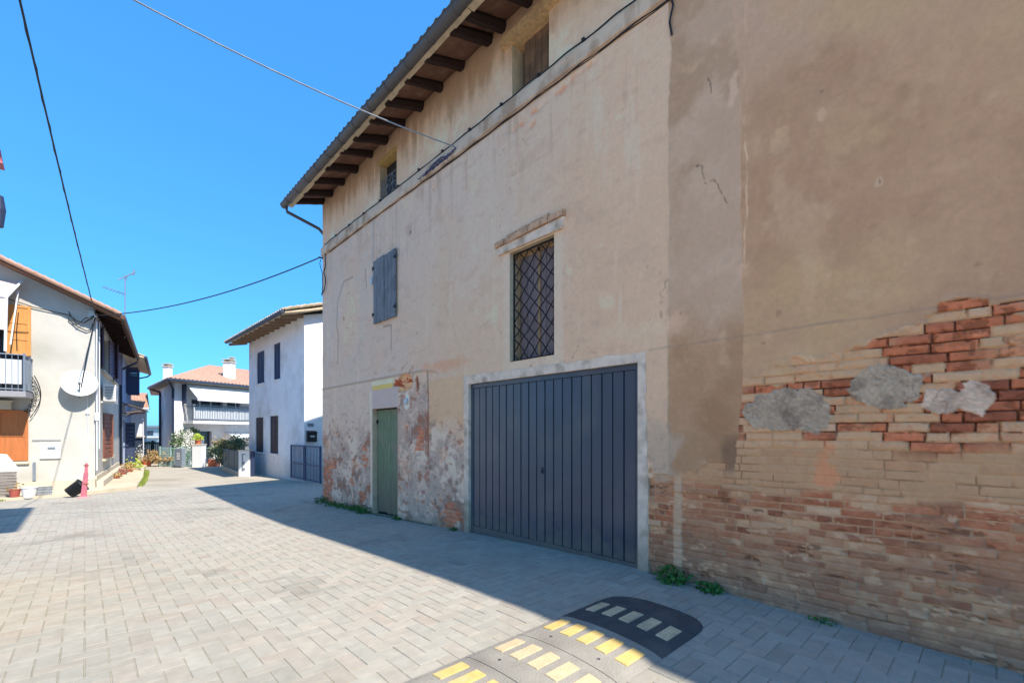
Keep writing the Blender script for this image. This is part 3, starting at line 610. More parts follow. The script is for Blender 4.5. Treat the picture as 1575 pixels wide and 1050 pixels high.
mb = MB(); mb.box(F, 4.195, 4.225, -.034, -.026, .96, 1.05); mb.tube([F(4.21, -.03, 1.0), F(4.21, 0, 1.0)], .009); mb.tube([F(4.21, 0, 1.0), F(4.17, 0, .99)], .007)
part('handle', mb, 'blackplastic', gd)
# white painted surround of the garage, ragged outer edge
def ragged(path_in, path_out, name, m, b0, b1, seed=0):
    mb = MB(); rg = random.Random(seed); N = len(path_in)
    for i in range(N-1):
        n = max(1, int((Vector(path_in[i+1])-Vector(path_in[i])).length/.045))
        for k in range(n):
            def lerp(P, t): return (P[i][0]*(1-t)+P[i+1][0]*t, P[i][1]*(1-t)+P[i+1][1]*t)
            def jit(q, t):
                r = float(fbm(np.array(q[0]), np.array(q[1]), 6, 3, 7+seed))*.06; return (q[0]+r, q[1]+r)
            A, B = lerp(path_in, k/n), lerp(path_in, (k+1)/n); Cc, D = jit(lerp(path_out, (k+1)/n), 0), jit(lerp(path_out, k/n), 0)
            mb.face([F(A[0], b1, A[1]), F(B[0], b1, B[1]), F(Cc[0], b1, Cc[1]), F(D[0], b1, D[1])]); mb.face([F(D[0], b0, D[1]), F(Cc[0], b0, Cc[1]), F(Cc[0], b1, Cc[1]), F(D[0], b1, D[1])])
            mb.face([F(A[0], b0, A[1]), F(B[0], b0, B[1]), F(B[0], b1, B[1]), F(A[0], b1, A[1])])
    return part(name, mb, m, OB)
ragged([(2.722, -.02), (2.722, 2.293), (5.768, 2.293), (5.768, -.08)], [(2.59, -.02), (2.62, 2.40), (5.9, 2.43), (5.88, -.08)], 'garage_surround', 'oldwhite', -.09, .022, 4)
# barred window
WN = part('barred_window', MB().box(F, WI[0]+.004, WI[1]-.004, -.205, -.185, WI[2]+.004, WI[3]-.004), 'beam', OB)
mb = MB()
for i in range(6):
    a = WI[0]+.05+i*.125; mb.box(F, a, a+.118-(.012 if i == 2 else 0), -.184, -.165, WI[2]+.04, WI[3]-.03)
part('inner_shutter', mb, 'greywood', WN, bevel=.003)
mb = MB()
mb.box(F, WI[0]+.004, WI[0]+.045, -.184, -.14, WI[2]+.005, WI[3]-.005); mb.box(F, WI[1]-.045, WI[1]-.004, -.184, -.14, WI[2]+.005, WI[3]-.005)
mb.box(F, WI[0]+.4, WI[0]+.44, -.164, -.145, WI[2]+.005, WI[3]-.005); mb.box(F, WI[0]+.05, WI[1]-.05, -.164, -.145, WI[3]-.06, WI[3]-.005)
part('wooden_frame', mb, 'oldplank', WN)
mb = MB(); rg = random.Random(2); a0, a1, z0, z1 = WI[0]+.015, WI[1]-.015, WI[2]+.02, WI[3]-.02; pa = (a1-a0)/4; pz = (z1-z0)/7
def clipseg(x0, y0, dx, dy):
    ts = []
    for (v, d, lo, hi) in ((x0, dx, a0, a1), (y0, dy, z0, z1)): ts.append(sorted(((lo-v)/d, (hi-v)/d)))
    t0 = max(ts[0][0], ts[1][0]); t1 = min(ts[0][1], ts[1][1]); return (t0, t1) if t1 > t0+.02 else None
for k in range(-8, 12):
    for sgn in (1, -1):
        x0 = a0+k*pa+(pa*.5 if sgn < 0 else pa*.5); q = clipseg(x0, z0, pa*sgn, pz)
        if not q: continue
        N = 10; mb.tube([F(x0+pa*sgn*t+.008*math.sin(t*math.pi*2), -.06+.012*sgn*math.cos(t*math.pi), z0+pz*t) for t in np.linspace(q[0], q[1], N)], .0085, 5)
for q in (((a0, z0), (a1, z0)), ((a0, z1), (a1, z1)), ((a0, z0), (a0, z1)), ((a1, z0), (a1, z1))): mb.tube([F(q[0][0], -.06, q[0][1]), F(q[1][0], -.06, q[1][1])], .013, 6)
part('lattice_grille', mb, 'iron', WN)
# sill-like white lintel and the little brick drip course above the barred window
mb = MB(); mb.hexa([F(3.80, -.01, 4.125), F(5.03, -.01, 4.125), F(5.03, .06, 4.125), F(3.80, .06, 4.125), F(3.76, -.01, 4.27), F(5.06, -.01, 4.23), F(5.06, .06, 4.23), F(3.76, .06, 4.27)])
part('lintel', mb, 'oldwhite', OB, bevel=.01)
rg = random.Random(8)
mb = MB(); a = 3.76
tl = mat('drip_tile', (214, 166, 130), .9, .35, 9, .4, 40, dirt=((150, 104, 82), 6, .7))
while a < 5.02:
    l = rg.choice((.13, .24, .24)); u = (a-3.76)/1.3; z0 = 4.285-.045*u+rg.uniform(-.006, .006); pr = .09+rg.uniform(-.015, .015)
    if a+l > 5.08: l = 5.08-a
    if l > .05: mb.hexa([F(a, -.01, z0), F(a+l-.012, -.01, z0-.008), F(a+l-.012, pr, z0-.02), F(a, pr, z0-.012), F(a, -.01, z0+.085), F(a+l-.012, -.01, z0+.08), F(a+l-.012, pr, z0+.055), F(a, pr, z0+.06)])
    if l > .05 and .12 < u < .85: mb.hexa([F(a+.02, -.01, z0+.086), F(a+l-.03, -.01, z0+.082), F(a+l-.03, pr*.6, z0+.075), F(a+.02, pr*.6, z0+.075), F(a+.02, -.01, z0+.15), F(a+l-.03, -.01, z0+.145), F(a+l-.03, pr*.6, z0+.11), F(a+.02, pr*.6, z0+.115)])
    a += l
part('drip_course', mb, tl, OB)
# grey blue board shutter
mb = MB()
for i in range(6): mb.box(F, 8.05+i*.155, 8.05+(i+1)*.155-(.026 if i == 2 else .006), .03, .062, 3.80+.006*(i % 2), 5.135-.008*((i*7) % 3))
sh = part('board_shutter', mb, 'bluewood', OB, bevel=.004)
for ax_, zx_ in ((8.04, 4.95), (8.04, 3.98), (8.93, 4.95), (8.93, 3.98)): part('hinge', MB().box(F, ax_, ax_+.06, .062, .075, zx_, zx_+.04).tube([F(ax_+(-.01 if ax_ < 8.5 else .07), .066, zx_-.02), F(ax_+(-.01 if ax_ < 8.5 else .07), .066, zx_+.06)], .012), 'iron', sh)
# green plank door
mb = MB()
for i in range(7): mb.box(F, 8.07+i*.147, 8.07+(i+1)*.147-.007, -.12, -.09+.003*(i % 2), -.15+.01*((i*5) % 3), 2.015)
gdr = part('green_door', mb, 'greendoor', OB, bevel=.004)
part('top_rail', MB().box(F, 8.06, 9.10, -.085, -.07, 2.0, 2.028), 'iron', gdr); part('hinge', MB().box(F, 9.04, 9.10, -.088, -.074, 1.72, 1.8), 'iron', gdr); part('latch', MB().box(F, 8.06, 8.12, -.088, -.072, 1.0, 1.06), 'iron', gdr)
part('backing', MB().box(F, 8.052, 9.108, -.15, -.125, -.3, 2.028), 'beam', gdr)
# attic openings
aw = part('attic_opening', MB().box(F, AW[0]+.004, AW[1]-.004, -.17, -.15, AW[2]+.004, AW[3]-.004), 'blackplastic', OB)  # black sheet set in the opening to stand for its dark interior
mb = MB()
for a in (AW[0]+.02, AW[0]+.23, AW[0]+.46, AW[1]-.02): mb.tube([F(a, -.02, AW[2]+.02), F(a, -.02, AW[2]+.40)], .008, 5)
for z in (.03, .20, .40): mb.tube([F(AW[0], -.02, AW[2]+z), F(AW[1], -.02, AW[2]+z)], .008, 5)
for i in range(3):
    a = AW[0]+.02+i*.22
    for z in (.03, .2): mb.tube([F(a, -.02, AW[2]+z), F(a+.22, -.02, AW[2]+z+.18)], .005, 5); mb.tube([F(a+.22, -.02, AW[2]+z), F(a, -.02, AW[2]+z+.18)], .005, 5)
part('railing', mb, 'gmetal', aw)
mb = MB(); mb.box(F, AW[0]-.02, AW[1]+.06, -.14, .02, AW[3]-.06, AW[3]+.05)
part('ochre_head', mb, 'patch', aw)
ab = part('boarded_opening', MB().box(F, AB[0]+.004, AB[1]-.004, -.25, -.22, AB[2]+.004, AB[3]-.004), 'beam', OB)  # dark sheet behind the boards stands for the shaded gap
mb = MB()
for i in range(5): mb.box(F, AB[0]+.01+i*.115, AB[0]+.01+(i+1)*.115-.010, -.14, -.10, AB[2]+.02+.03*((i*3) % 2), AB[3]-.02)
part('board', mb, mat('dark_brown_board', (132, 100, 76), .9, .4, 6, .5, 30, stretch=(8, 8, .6), dirt=((82, 64, 54), 4, .8)), ab, bevel=.004)
mb = MB(); mb.box(F, AB[0]-.22, AB[1]+.16, -.24, .10, AB[3]-.02, AB[3]+.11)
part('wooden_head', mb, mat('pale_head_plank', (206, 168, 122), .9, .3, 6, .4, 30, stretch=(3, 3, 6), dirt=((140, 108, 80), 5, .7)), ab)
mb = MB(); mb.box(F, 9.02, 9.1, .02, .075, 4.66, 4.82); mb.tube([F(9.03, .04, 4.82), F(9.05, .03, 5.4), F(9.05, .03, 6.05)], .006, 4)
part('junction_box', mb, 'box', OB)
mb = MB(); mb.lathe(F(7.72, .012, 2.12), [(0, .03), (.05, .028), (.065, .015), (.065, 0)], 14, ax=(-1, 0, 0))
part('bell_plate', mb, 'box', OB)

# ---------------------------------------------------------------- cables
def cat(p, q, sag, n=40):
    p, q = Vector(p), Vector(q); return [p.lerp(q, i/n)-Vector((0, 0, 4*sag*(i/n)*(1-i/n))) for i in range(n+1)]
def along(y0, y1, z, amp, b=.045, seed=0, n=120):
    pts = []
    for i in range(n+1):
        y = y0+(y1-y0)*i/n; pts.append((WP-b-.006*math.sin(y*9+seed), y, z-amp*.5*abs(math.sin(y*math.pi/.75+seed))-.006*math.sin(y*1.1+seed)))
    return pts
mb = MB(); mb.tube(along(11.62, .9, 6.30, .018, .05, 0), .010, 5)
for y in np.arange(1.2, 11.6, .75): mb.box(W0, WP-.07, WP-.01, y-.02, y+.02, 6.28, 6.32)
single('wall_cable', mb, 'cable', 'dark cable clipped along the top edge of the string course of the old building', 'cable', smooth=False)
mb = MB(); mb.tube(along(11.4, .9, 6.055, .022, .03, 1.3), .011, 5); mb.tube(along(6.9, 1.6, 6.045, .01, .02, .3), .007, 5)
mb.tube([F(2.33, .05, 6.08), F(2.30, .03, 5.95), F(2.34, .03, 5.8), F(2.32, .02, 5.66)], .011, 5)
single('wall_cable', mb, 'cable', 'cable sagging along the lower edge of the string course, one end hanging down the wall', 'cable')
mb = MB(); rg = random.Random(4)
for q in range(5):
    P_ = []; a_ = 6.08+.05*q
    for i in range(26):
        a_ += rg.uniform(.005, .055); P_.append(F(a_, .075+rg.uniform(-.012, .03), 6.12-.02*(a_-6.1)+rg.gauss(0, .016)))
    mb.tube(P_, .006, 5)
mb.tube([F(6.02+.1*i, .085+.01*math.sin(i*2), 6.15-.035*math.sin(i*.9)) for i in range(10)], .013, 6)
single('cable_coil', mb, mat('blue_grey_cable', (84, 84, 116), .6, .3, 30, 0), 'tangled blue grey coil of spare cable hanging on the string course', 'cable')
mb = MB(); mb.tube([F(11.62, .05, 6.30), F(11.63, .05, 6.0), F(11.62, .045, 5.75), F(11.72, .05, 5.6), F(11.62, .05, 5.45), F(11.58, .06, 5.3), F(11.66, .06, 5.15), F(11.84, .04, 5.12), F(11.93, .03, 5.1)], .013, 6)
mb.tube([F(11.9, .06, 5.98), F(11.86, .10, 5.85), F(11.82, .05, 5.6), F(11.83, .04, 5.3), F(11.9, .03, 5.05)], .009, 5); mb.tube([F(11.88, 0, 6.02), F(11.88, .12, 6.02)], .02, 6)
single('wall_cable', mb, 'cable', 'dark cable looping down the far corner of the old building', 'cable')
def px(x, y, Z):
    u = x-787.5; n = 960.4
    return ((700*u+657.5*700)/n/700*Z, (490000-657.5*u)/n/700*Z, 1.5+(667-y)/700*Z)
LC = px(147, 485, 14.85)
mb = MB(); P = cat(px(26, -18, 5.3), LC, .10); mb.tube(P, .013, 5)
for i in range(0, 40): mb.tube([P[i]+Vector((.012*math.cos(i*1.6), 0, .012*math.sin(i*1.6))), P[i+1]+Vector((.012*math.cos((i+1)*1.6), 0, .012*math.sin((i+1)*1.6)))], .007, 4, False)
single('overhead_cable', mb, 'cable', 'dark overhead cable running down from the upper left to the corner of the left house', 'cable')
mb = MB(); P = cat(px(165, -22, 6.0), (WP-.07, 6.08, 6.2), .12, 60); mb.tube(P, .011, 5)
for i in range(0, 60): mb.tube([P[i]+Vector((.010*math.cos(i*1.4), .01*math.sin(i*1.4), .01*math.sin(i*1.4))), P[i+1]+Vector((.010*math.cos((i+1)*1.4), .01*math.sin((i+1)*1.4), .01*math.sin((i+1)*1.4)))], .007, 4, False)
single('overhead_cable', mb, 'greycable', 'pale twisted overhead cable crossing the sky to the string course of the old building', 'cable')
mb = MB(); mb.tube(cat(LC, (WP-.09, 11.9, 6.02), .32, 50), .016, 5)
single('overhead_cable', mb, 'cable', 'dark cable strung low between the left house and the far corner of the old building', 'cable')

# ---------------------------------------------------------------- speed bump
SB = thing('speed_bump', (2.0, 2.01, -.02), 'rubber speed bump with rows of yellow reflective blocks, half in shade', 'speed bump')
def prof(t):                                          # t 0..1 across the bump (along the street)
    return .046*math.sin(math.pi*min(1, max(0, t)))**.6
y0b, y1b = 1.56, 2.46
def bump_piece(x0, x1, m='rubber'):
    mb = MB(); n = 14; rows = []
    for i in range(n+1):
        t = i/n; y = y0b+(y1b-y0b)*t; z = gz(y)+.003; rows.append(((x0, y, z+prof(t)), (x1, y, z+prof(t))))
    for i in range(n): mb.face([rows[i][0], rows[i][1], rows[i+1][1], rows[i+1][0]])
    for k in (0, 1):
        for i in range(n):
            a, b = rows[i][k], rows[i+1][k]; mb.face([a, b, (b[0], b[1], gz(b[1])-.02), (a[0], a[1], gz(a[1])-.02)])
    return mb
M['darkrubber'] = mat('dark_shaded_rubber', (76, 76, 78), .9, .2, 6, .5, 70, dirt=((104, 100, 96), 4, .6))  # darker copy for the shaded end of the bump, shade put into the colour
rg = random.Random(6)
cols = ['yelgrey', 'yel', 'yelpale', 'yel', 'yelpale', 'yel']
for k in range(6):
    x1 = 3.37-.5*k; x0 = x1-.5+.004
    md = part('rubber_module', bump_piece(x0, x1-.002), 'rubber' if k else 'darkrubber', SB)
    for (bx, by) in ((x0+.10, 1.80), (x0+.10, 2.22)): part('bolt', MB().lathe((bx, by, gz(by)+prof((by-y0b)/.9)+.002), [(.013, 0), (.012, .003), (.008, .003), (.006, .001), (.001, .001)], 10), 'darkrubber', md)
    cx = x1-.20 if k else x1-.17
    for j in range(5):
        t = (j+.5)/5*.90+.05; cy = y0b+(y1b-y0b)*t; w_ = .047; mb = MB(); P = []
        for (dx, dy) in ((-.115, -w_), (.115, -w_), (.115, w_), (-.115, w_)):
            yy = cy+dy; tt = (yy-y0b)/(y1b-y0b); P.append((cx+dx+rg.uniform(-.004, .004), yy, gz(yy)+prof(tt)))
        mb.hexa(P and [(p[0], p[1], p[2]-.004) for p in P]+[(p[0]*.96+cx*.04, p[1]*.93+cy*.07, p[2]+.011) for p in P])
        part('reflective_block', mb, cols[k], md)
mb = MB(); n = 14; m_ = 10                             # rounded end
pts = []
for i in range(n+1):
    th = math.pi*i/n; ey = (y0b+y1b)/2-(y1b-y0b)/2*math.copysign(abs(math.cos(th))**.75, math.cos(th)); ex = 3.37+.37*abs(math.sin(th))**.7; pts.append((ex, ey))
mid_ = [(3.37, y) for (_, y) in pts]
for i in range(n):
    for j in range(m_):
        def Q(i, j):
            u = j/m_; x = 3.37+(pts[i][0]-3.37)*u; y = pts[i][1]; t = (y-y0b)/(y1b-y0b); return (x, y, gz(y)+.003+prof(t)*(math.cos(u*math.pi/2)**.6 if u < 1 else 0))
        mb.face([Q(i, j), Q(i, j+1), Q(i+1, j+1), Q(i+1, j)])
part('end_cap', mb, 'darkrubber', SB)

# ---------------------------------------------------------------- weeds and grass
def leaves(mb, c, r, h, n, rg, size=.05, squash=1, down=0):
    for i in range(n):
        an = rg.uniform(0, 6.28); rr = r*math.sqrt(rg.random()); z = h*rg.random()**1.3*(1-.5*rr/r)
        p = Vector((c[0]+rr*math.cos(an)*squash, c[1]+rr*math.sin(an), c[2]+z)); d = Vector((rg.uniform(-1, 1), rg.uniform(-1, 1), rg.uniform(-.2, 1.1))).normalized()
        u = d.cross(Vector((rg.uniform(-1, 1), rg.uniform(-1, 1), .3))).normalized(); s = size*rg.uniform(.5, 1.3)
        mb.face([p, p+d*s*.5+u*s*.28, p+d*s, p+d*s*.5-u*s*.28])
def weed(x, y, r, h, n, label, seed, m='leaf', size=.05, sq=.6, group='weeds along the foot of the old wall'):
    rg = random.Random(seed); mb = MB(); leaves(mb, (x, y, gz(y)-.005), r, h, n, rg, size, sq)
    for k in range(6): a = rg.uniform(0, 6.28); mb.tube([(x, y, gz(y)-.01), (x+r*.3*math.cos(a)*sq, y+r*.3*math.sin(a), gz(y)+h*.5), (x+r*.6*math.cos(a)*sq, y+r*.6*math.sin(a), gz(y)+h*.75)], .003, 3)
    return single('weed', mb, m, label, 'weed', group)
weed(4.36, 2.27, .17, .22, 260, 'tall leafy green weed just right of the garage surround', 1)
weed(4.40, 1.90, .12, .10, 130, 'low weed second to the right of the garage door', 2)
weed(4.42, .98, .10, .05, 60, 'small flat weed at the foot of the brick wall near the right', 3, size=.03)
weed(4.42, 6.15, .12, .06, 70, 'small weed just left of the garage surround', 4, size=.035)
weed(4.40, 9.35, .26, .20, 260, 'dark green weed beside the left jamb of the green door', 5)
for i, (y, r, h, n_, lab) in enumerate(((9.85, .28, .15, 200, 'weed clump one step left of the green door'), (10.4, .3, .12, 180, 'weed clump midway between the green door and the building corner'),
                                      (10.95, .3, .12, 180, 'weed clump a little before the far corner of the old building'), (11.75, .3, .2, 220, 'weed clump at the very corner of the old building'), (7.95, .12, .06, 60, 'tiny weed at the right jamb of the green door'))):
    weed(4.40, y, r, h, n_, lab, 20+i)
rg = random.Random(77); mb = MB()
for i in range(3600):
    y = rg.uniform(-1.2, 12); x = 4.47-abs(rg.gauss(0, .02)); 
    if 2.7 < y < 5.8 and rg.random() < .8: continue
    if vn(np.array(y*1.7), np.array(0.), 5) < .45: continue
    a = rg.uniform(0, 6.28); s = rg.uniform(.01, .045); mb.face([(x, y, gz(y)-.004), (x+.006, y+.006, gz(y)-.004), (x-s*.5+s*.2*math.cos(a), y+s*math.sin(a), gz(y)+s)])
tag(single('moss_line', mb, 'leaf', 'thin line of moss and seedlings in the joint between paving and old wall', 'moss'), None, None, kind='stuff')

# ---------------------------------------------------------------- the house on the left
C0 = (.25, 20.32); DS = (.1036, .9946)
LF = Fr(C0, (-DS[1], DS[0]))                           # a = leftwards along the lit facade, b<0 towards the camera... (b axis = a rotated +90)
# b axis of LF points to (-a.y, a.x) = (-.1036,-.9946): b>0 is towards the camera
LS = Fr(C0, DS)                                        # a = away down the side wall, b<0 towards the street (b axis points left)
LH = thing('left_house', (C0[0]-2, C0[1]+4, -.3), 'cream two storey house on the left with orange shutters and a balcony', 'house')
rk = lambda a: 5.62+.46*a                              # underside of the roof along the facade
mb = MB()
hs_ = [(1.56, 2.6, .68, 2.2), (1.52, 2.7, 2.78, 5.40)]
holed(mb, LF, 0, 5.2, -.45, 5.62, [(1.56, 2.6, .68, 2.2), (1.52, 2.7, 2.78, 5.40)], 0, .16, -1)
mb.face([LF(0, 0, 5.62), LF(5.2, 0, 5.62), LF(5.2, 0, rk(5.2))]); mb.face([LF(5.2, 0, -.45), LF(10.4, 0, -.45), LF(10.4, 0, 5.62), LF(5.2, 0, rk(5.2))])
SW = [(2.4, 4.7, .62, 2.25), (5.6, 6.4, .62, 2.3), (1.9, 4.4, 3.9, 5.25), (6.2, 7.8, 3.9, 5.25)]
holed(mb, LS, 0, 9.6, -.45, 5.70, SW, 0, .15, 1)
mb.face([LS(9.6, 0, -.45), LS(9.6, 10.4, -.45), LS(9.6, 10.4, 5.6), LS(9.6, 5.2, 8), LS(9.6, 0, 5.7)])
part('wall', mb, 'cream', LH)
mb = MB(); mb.box(LF, -.05, 5.2, .002, .05, -.45, .02); mb.box(LF, -.22, -.05, -9, .12, -.45, -.05); mb.box(LF, -.05, -.002, -9.2, .05, -.45, .12)
part('plinth', mb, 'plinth', LH)
mb = MB(); th = .10                                     # roof slabs with tiles
mb.wave_quad(LF(-.68, .62, rk(-.68)+th+.03), LF(-.68, -9.7, rk(-.68)+th+.03), LF(5.2, -9.7, rk(5.2)+th+.03), LF(5.2, .62, rk(5.2)+th+.03), 48, .05, 12)
mb.wave_quad(LF(11.1, .62, rk(-.68)+th+.03), LF(11.1, -9.7, rk(-.68)+th+.03), LF(5.2, -9.7, rk(5.2)+th+.03), LF(5.2, .62, rk(5.2)+th+.03), 48, .05, 12)
for k in range(34):
    a = -.68+k*.178; mb.tube([LF(a, .60, rk(a)+th+.02), LF(a+.2, .60, rk(a+.2)+th+.035)], [.055, .07], 8)
rf = part('roof', mb, 'roof', LH)
mb = MB(); mb.hexa([LF(-.66, .56, rk(-.66)), LF(-.66, -9.6, rk(-.66)), LF(5.2, -9.6, rk(5.2)), LF(5.2, .56, rk(5.2)), LF(-.66, .56, rk(-.66)+th), LF(-.66, -9.6, rk(-.66)+th), LF(5.2, -9.6, rk(5.2)+th), LF(5.2, .56, rk(5.2)+th)])
part('eave_board', mb, mat('brown_eave_board', (124, 92, 72), .85, .25, 5, .2), rf)
for k in range(15):
    mb = MB(); mb.hexa([LF(-.64, -.1-k*.64, rk(-.64)-.10), LF(-.64, -.18-k*.64, rk(-.64)-.10), LF(.0, -.18-k*.64, rk(0)-.12), LF(.0, -.1-k*.64, rk(0)-.12), LF(-.64, -.1-k*.64, rk(-.64)), LF(-.64, -.18-k*.64, rk(-.64)), LF(.0, -.18-k*.64, rk(0)), LF(.0, -.1-k*.64, rk(0))])
    part('rafter', mb, 'beam', rf)
mb = MB(); mb.tube([LF(-.74, .6, rk(-.68)+.03), LF(-.74, -9.6, rk(-.68)+.03)], .075, 8)
part('gutter', mb, 'brown_gutter', LH)
mb = MB(); mb.tube([LF(-.74, -9.5, 5.25), LF(-.7, -9.5, 5.1), LF(-.12, -9.5, 4.7), LF(-.09, -9.5, 4.5), LF(-.09, -9.5, -.3)], .05, 8)
part('downpipe', mb, 'dark_pipe', LH, True)
mb = MB(); mb.tube([LF(-.05, .06, 5.2), LF(-.04, .06, 3.6), LF(-.05, .05, 2.6), LF(-.05, .05, .3)], .022, 6); mb.tube([LF(-.1, -.1, 5.2), LF(-.1, -.1, 1.0)], .018, 6); mb.box(LF, -.12, -.0, .03, .1, 1.95, 2.2)
part('conduit', mb, 'wmetal', LH)
# shutters on the lit facade
def panel_door(F_, a0, a1, b, z0, z1, m, parent, name='shutter', rails=(.33, .66)):
    mb = MB(); mb.box(F_, a0, a1, b, b+.035, z0, z1); o = part(name, mb, m, parent, bevel=.004)
    mb = MB(); t = .07
    for (x0, x1, y0, y1) in ((a0, a0+t, z0, z1), (a1-t, a1, z0, z1), (a0+t, a1-t, z0, z0+t), (a0+t, a1-t, z1-t, z1)): mb.box(F_, x0, x1, b+.035, b+.052, y0, y1)
    for r in rails: zc = z0+(z1-z0)*r; mb.box(F_, a0+t, a1-t, b+.035, b+.050, zc-.04, zc+.04)
    part('frame', mb, m, o); return o
us = panel_door(LF, 1.46, 2.0, .02, 3.9, 5.42, 'orange', LH)
part('handle', MB().tube([LF(1.75, .08, 4.05), LF(1.76, .09, 4.6), LF(1.72, .08, 5.2)], .012, 5).tube([LF(1.5, .08, 4.62), LF(1.95, .08, 4.60)], .01, 5), 'iron', us)
panel_door(LF, 1.52, 2.16, .02, .68, 2.22, 'orange2', LH, rails=(.5,))
mb = MB(); mb.box(LF, 2.18, 2.22, -.02, .03, .68, 2.22)
part('window_frame', mb, 'wmetal', LH); part('window_pane', MB().box(LF, 2.0, 2.599, -.14, -.12, .69, 2.19), 'glass', LH); part('balcony_door', MB().box(LF, 1.53, 2.69, -.14, -.12, 2.79, 5.39), 'glass', LH)
mb = MB(); mb.box(LF, 1.50, 2.8, -.02, .07, .58, .66)
part('sill', mb, 'plinth', LH)
# side wall windows
for i, (a0, a1, z0, z1) in enumerate(SW):
    part('window_pane', MB().box(LS, a0+.004, a1-.004, .11, .13, z0+.004, z1-.004), 'glass', LH)
def open_sh(a, z0, z1, m, w=.5, ang=.5, sgn=1):        # shutter leaf standing a little off the side wall
    F2 = Fr(LS(a, -.02, 0)[:2], (LS.a*math.cos(ang)*sgn-LS.b*math.sin(ang))[:2])
    o = part('shutter', shutter_mb(F2, 0, w, -.02, .02, z0, z1), m, LH); return o
open_sh(1.85, 3.85, 5.3, 'mauve', 1.0, .12, -1); open_sh(4.45, 3.85, 5.3, 'mauve', 1.1, .12); open_sh(6.15, 3.85, 5.3, 'mauve', .9, .25, -1); open_sh(7.85, 3.85, 5.3, 'mauve', .8, .2)
open_sh(2.42, .6, 2.28, 'rust', .85, .18); open_sh(4.68, .6, 2.28, 'rust', .85, .18, -1)
mb = MB(); mb.box(LS, 1.7, 4.9, -.10, .0, 3.74, 3.82); mb.box(LS, 2.2, 4.9, -.10, .0, .5, .58); mb.box(LS, 6.0, 8.0, -.1, 0, 3.74, 3.82); mb.box(LS, 5.5, 6.5, -.08, 0, .5, .58)
part('sill', mb, 'plinth', LH)
# balcony
BA = thing('balcony', tuple(LF(2.2, .5, 2.6)), 'first floor balcony with white cloth panels on the cream left house', 'balcony'); BA.parent = LH; BA.location = BA.location-LH.location
for k_ in ('category', 'label'): del BA[k_]
part('slab', MB().box(LF, 1.40, 5.0, .0, 1.04, 2.58, 2.74), mat('grey_balcony_concrete', (150, 148, 152), .9, .12, 4, .2), BA)
mb = MB(); B1 = 1.0
for (p, q) in (((1.44, 0), (1.44, B1)), ((1.44, B1), (5.0, B1))):
    n = int(math.hypot(q[0]-p[0], q[1]-p[1])/.12)
    for z in (2.80, 3.80): mb.tube([LF(*p, z), LF(*q, z)], .02, 6)
    for i in range(n+1):
        u = i/n; mb.tube([LF(p[0]*(1-u)+q[0]*u, p[1]*(1-u)+q[1]*u, 2.74), LF(p[0]*(1-u)+q[0]*u, p[1]*(1-u)+q[1]*u, 3.82)], .009, 5)
mb.tube([LF(1.44, B1, 2.6), LF(1.44, B1, 3.86)], .028, 6); mb.tube([LF(2.7, B1, 2.6), LF(2.7, B1, 3.84)], .022, 6)
part('railing', mb, 'gmetal', BA)
mb = MB(); n = 40
for i in range(n):
    a = 1.5+i*.04; a2 = a+.04; f_ = lambda x: B1-.04+.018*math.sin(x*23); mb.face([LF(a, f_(a), 2.95), LF(a2, f_(a2), 2.95), LF(a2, f_(a2), 3.66), LF(a, f_(a), 3.66)])
for i in range(16):
    a = .1+i*.05; a2 = a+.05; f_ = lambda x: 1.49+.015*math.sin(x*25); mb.face([LF(f_(a), a, 3.0), LF(f_(a2), a2, 3.0), LF(f_(a2), a2, 3.7), LF(f_(a), a, 3.7)])
part('cloth_screen', mb, 'cloth', BA)
mb = MB(); mb.box(LF, 1.5, 1.9, .75, .9, 2.75, 2.95); mb.box(LF, 2.1, 2.5, .75, .9, 2.75, 2.95); leaves(mb, LF(1.7, .82, 2.95), .2, .15, 60, random.Random(3), .08)
# curled wrought iron bracket down the facade
mb = MB()
for k in range(7):
    u = k/6; ca, cz, r = 1.52-.20*math.sin(math.pi*(u*.8+.1))+.06*u, 3.2-1.0*u, .075
    mb.tube([LF(ca+r*(1-t*.75)*math.cos(t*9+k), .10+.04*u*0, cz+r*(1-t*.75)*math.sin(t*9+k)) for t in np.linspace(0, 1, 16)], .011, 5)
mb.tube([LF(1.44-.24*math.sin(math.pi*(u*.85+.08))+.08*u, .10, 3.3-1.3*u) for u in np.linspace(0, 1, 14)], .013, 5)
part('scroll_bracket', mb, 'iron', BA)
# awning frame and pink cloth over the balcony
AWN = thing('awning', tuple(LF(2.2, .9, 3.9)), 'pale pink balcony awning on a white metal frame', 'awning')
mb = MB(); A1 = px(8, 540, 13.2); A2 = px(10, 457, 13.2); A3 = px(35, 431, 13.9); A4 = px(15, 532, 13.9)
mb.tube([A1, A2], .035, 6); mb.tube([A2, A3], .03, 6); mb.tube([A3, px(31, 432, 14.0)], .02, 6); mb.tube([px(28, 447, 13.8), px(16, 530, 13.5)], .022, 6)
mb.tube([A2, LF(4.5, .95, A2[2])], .03, 6)
part('frame', mb, 'wmetal', AWN)
mb = MB(); T1 = px(33, 434, 13.9); T2 = A2; T3 = LF(4.5, .95, A2[2]); T4 = LF(4.5, .1, T1[2]); mb.face([T1, T2, T3, T4]); n = 20
for i in range(n):
    u, v = i/n, (i+1)/n; f_ = lambda t: Vector(T2).lerp(Vector(T3), t)+Vector((0, .02*math.sin(t*60), 0)); D_ = Vector((0, 0, -.95)); mb.face([f_(u), f_(v), f_(v)+D_, f_(u)+D_])
part('fabric', mb, 'pinkcloth', AWN)
mb = MB(); mb.box(LF, 1.86, 5, .05, .30, 2.24, 2.46); mb.box(LF, 1.82, 5, .04, .34, 2.46, 2.50)
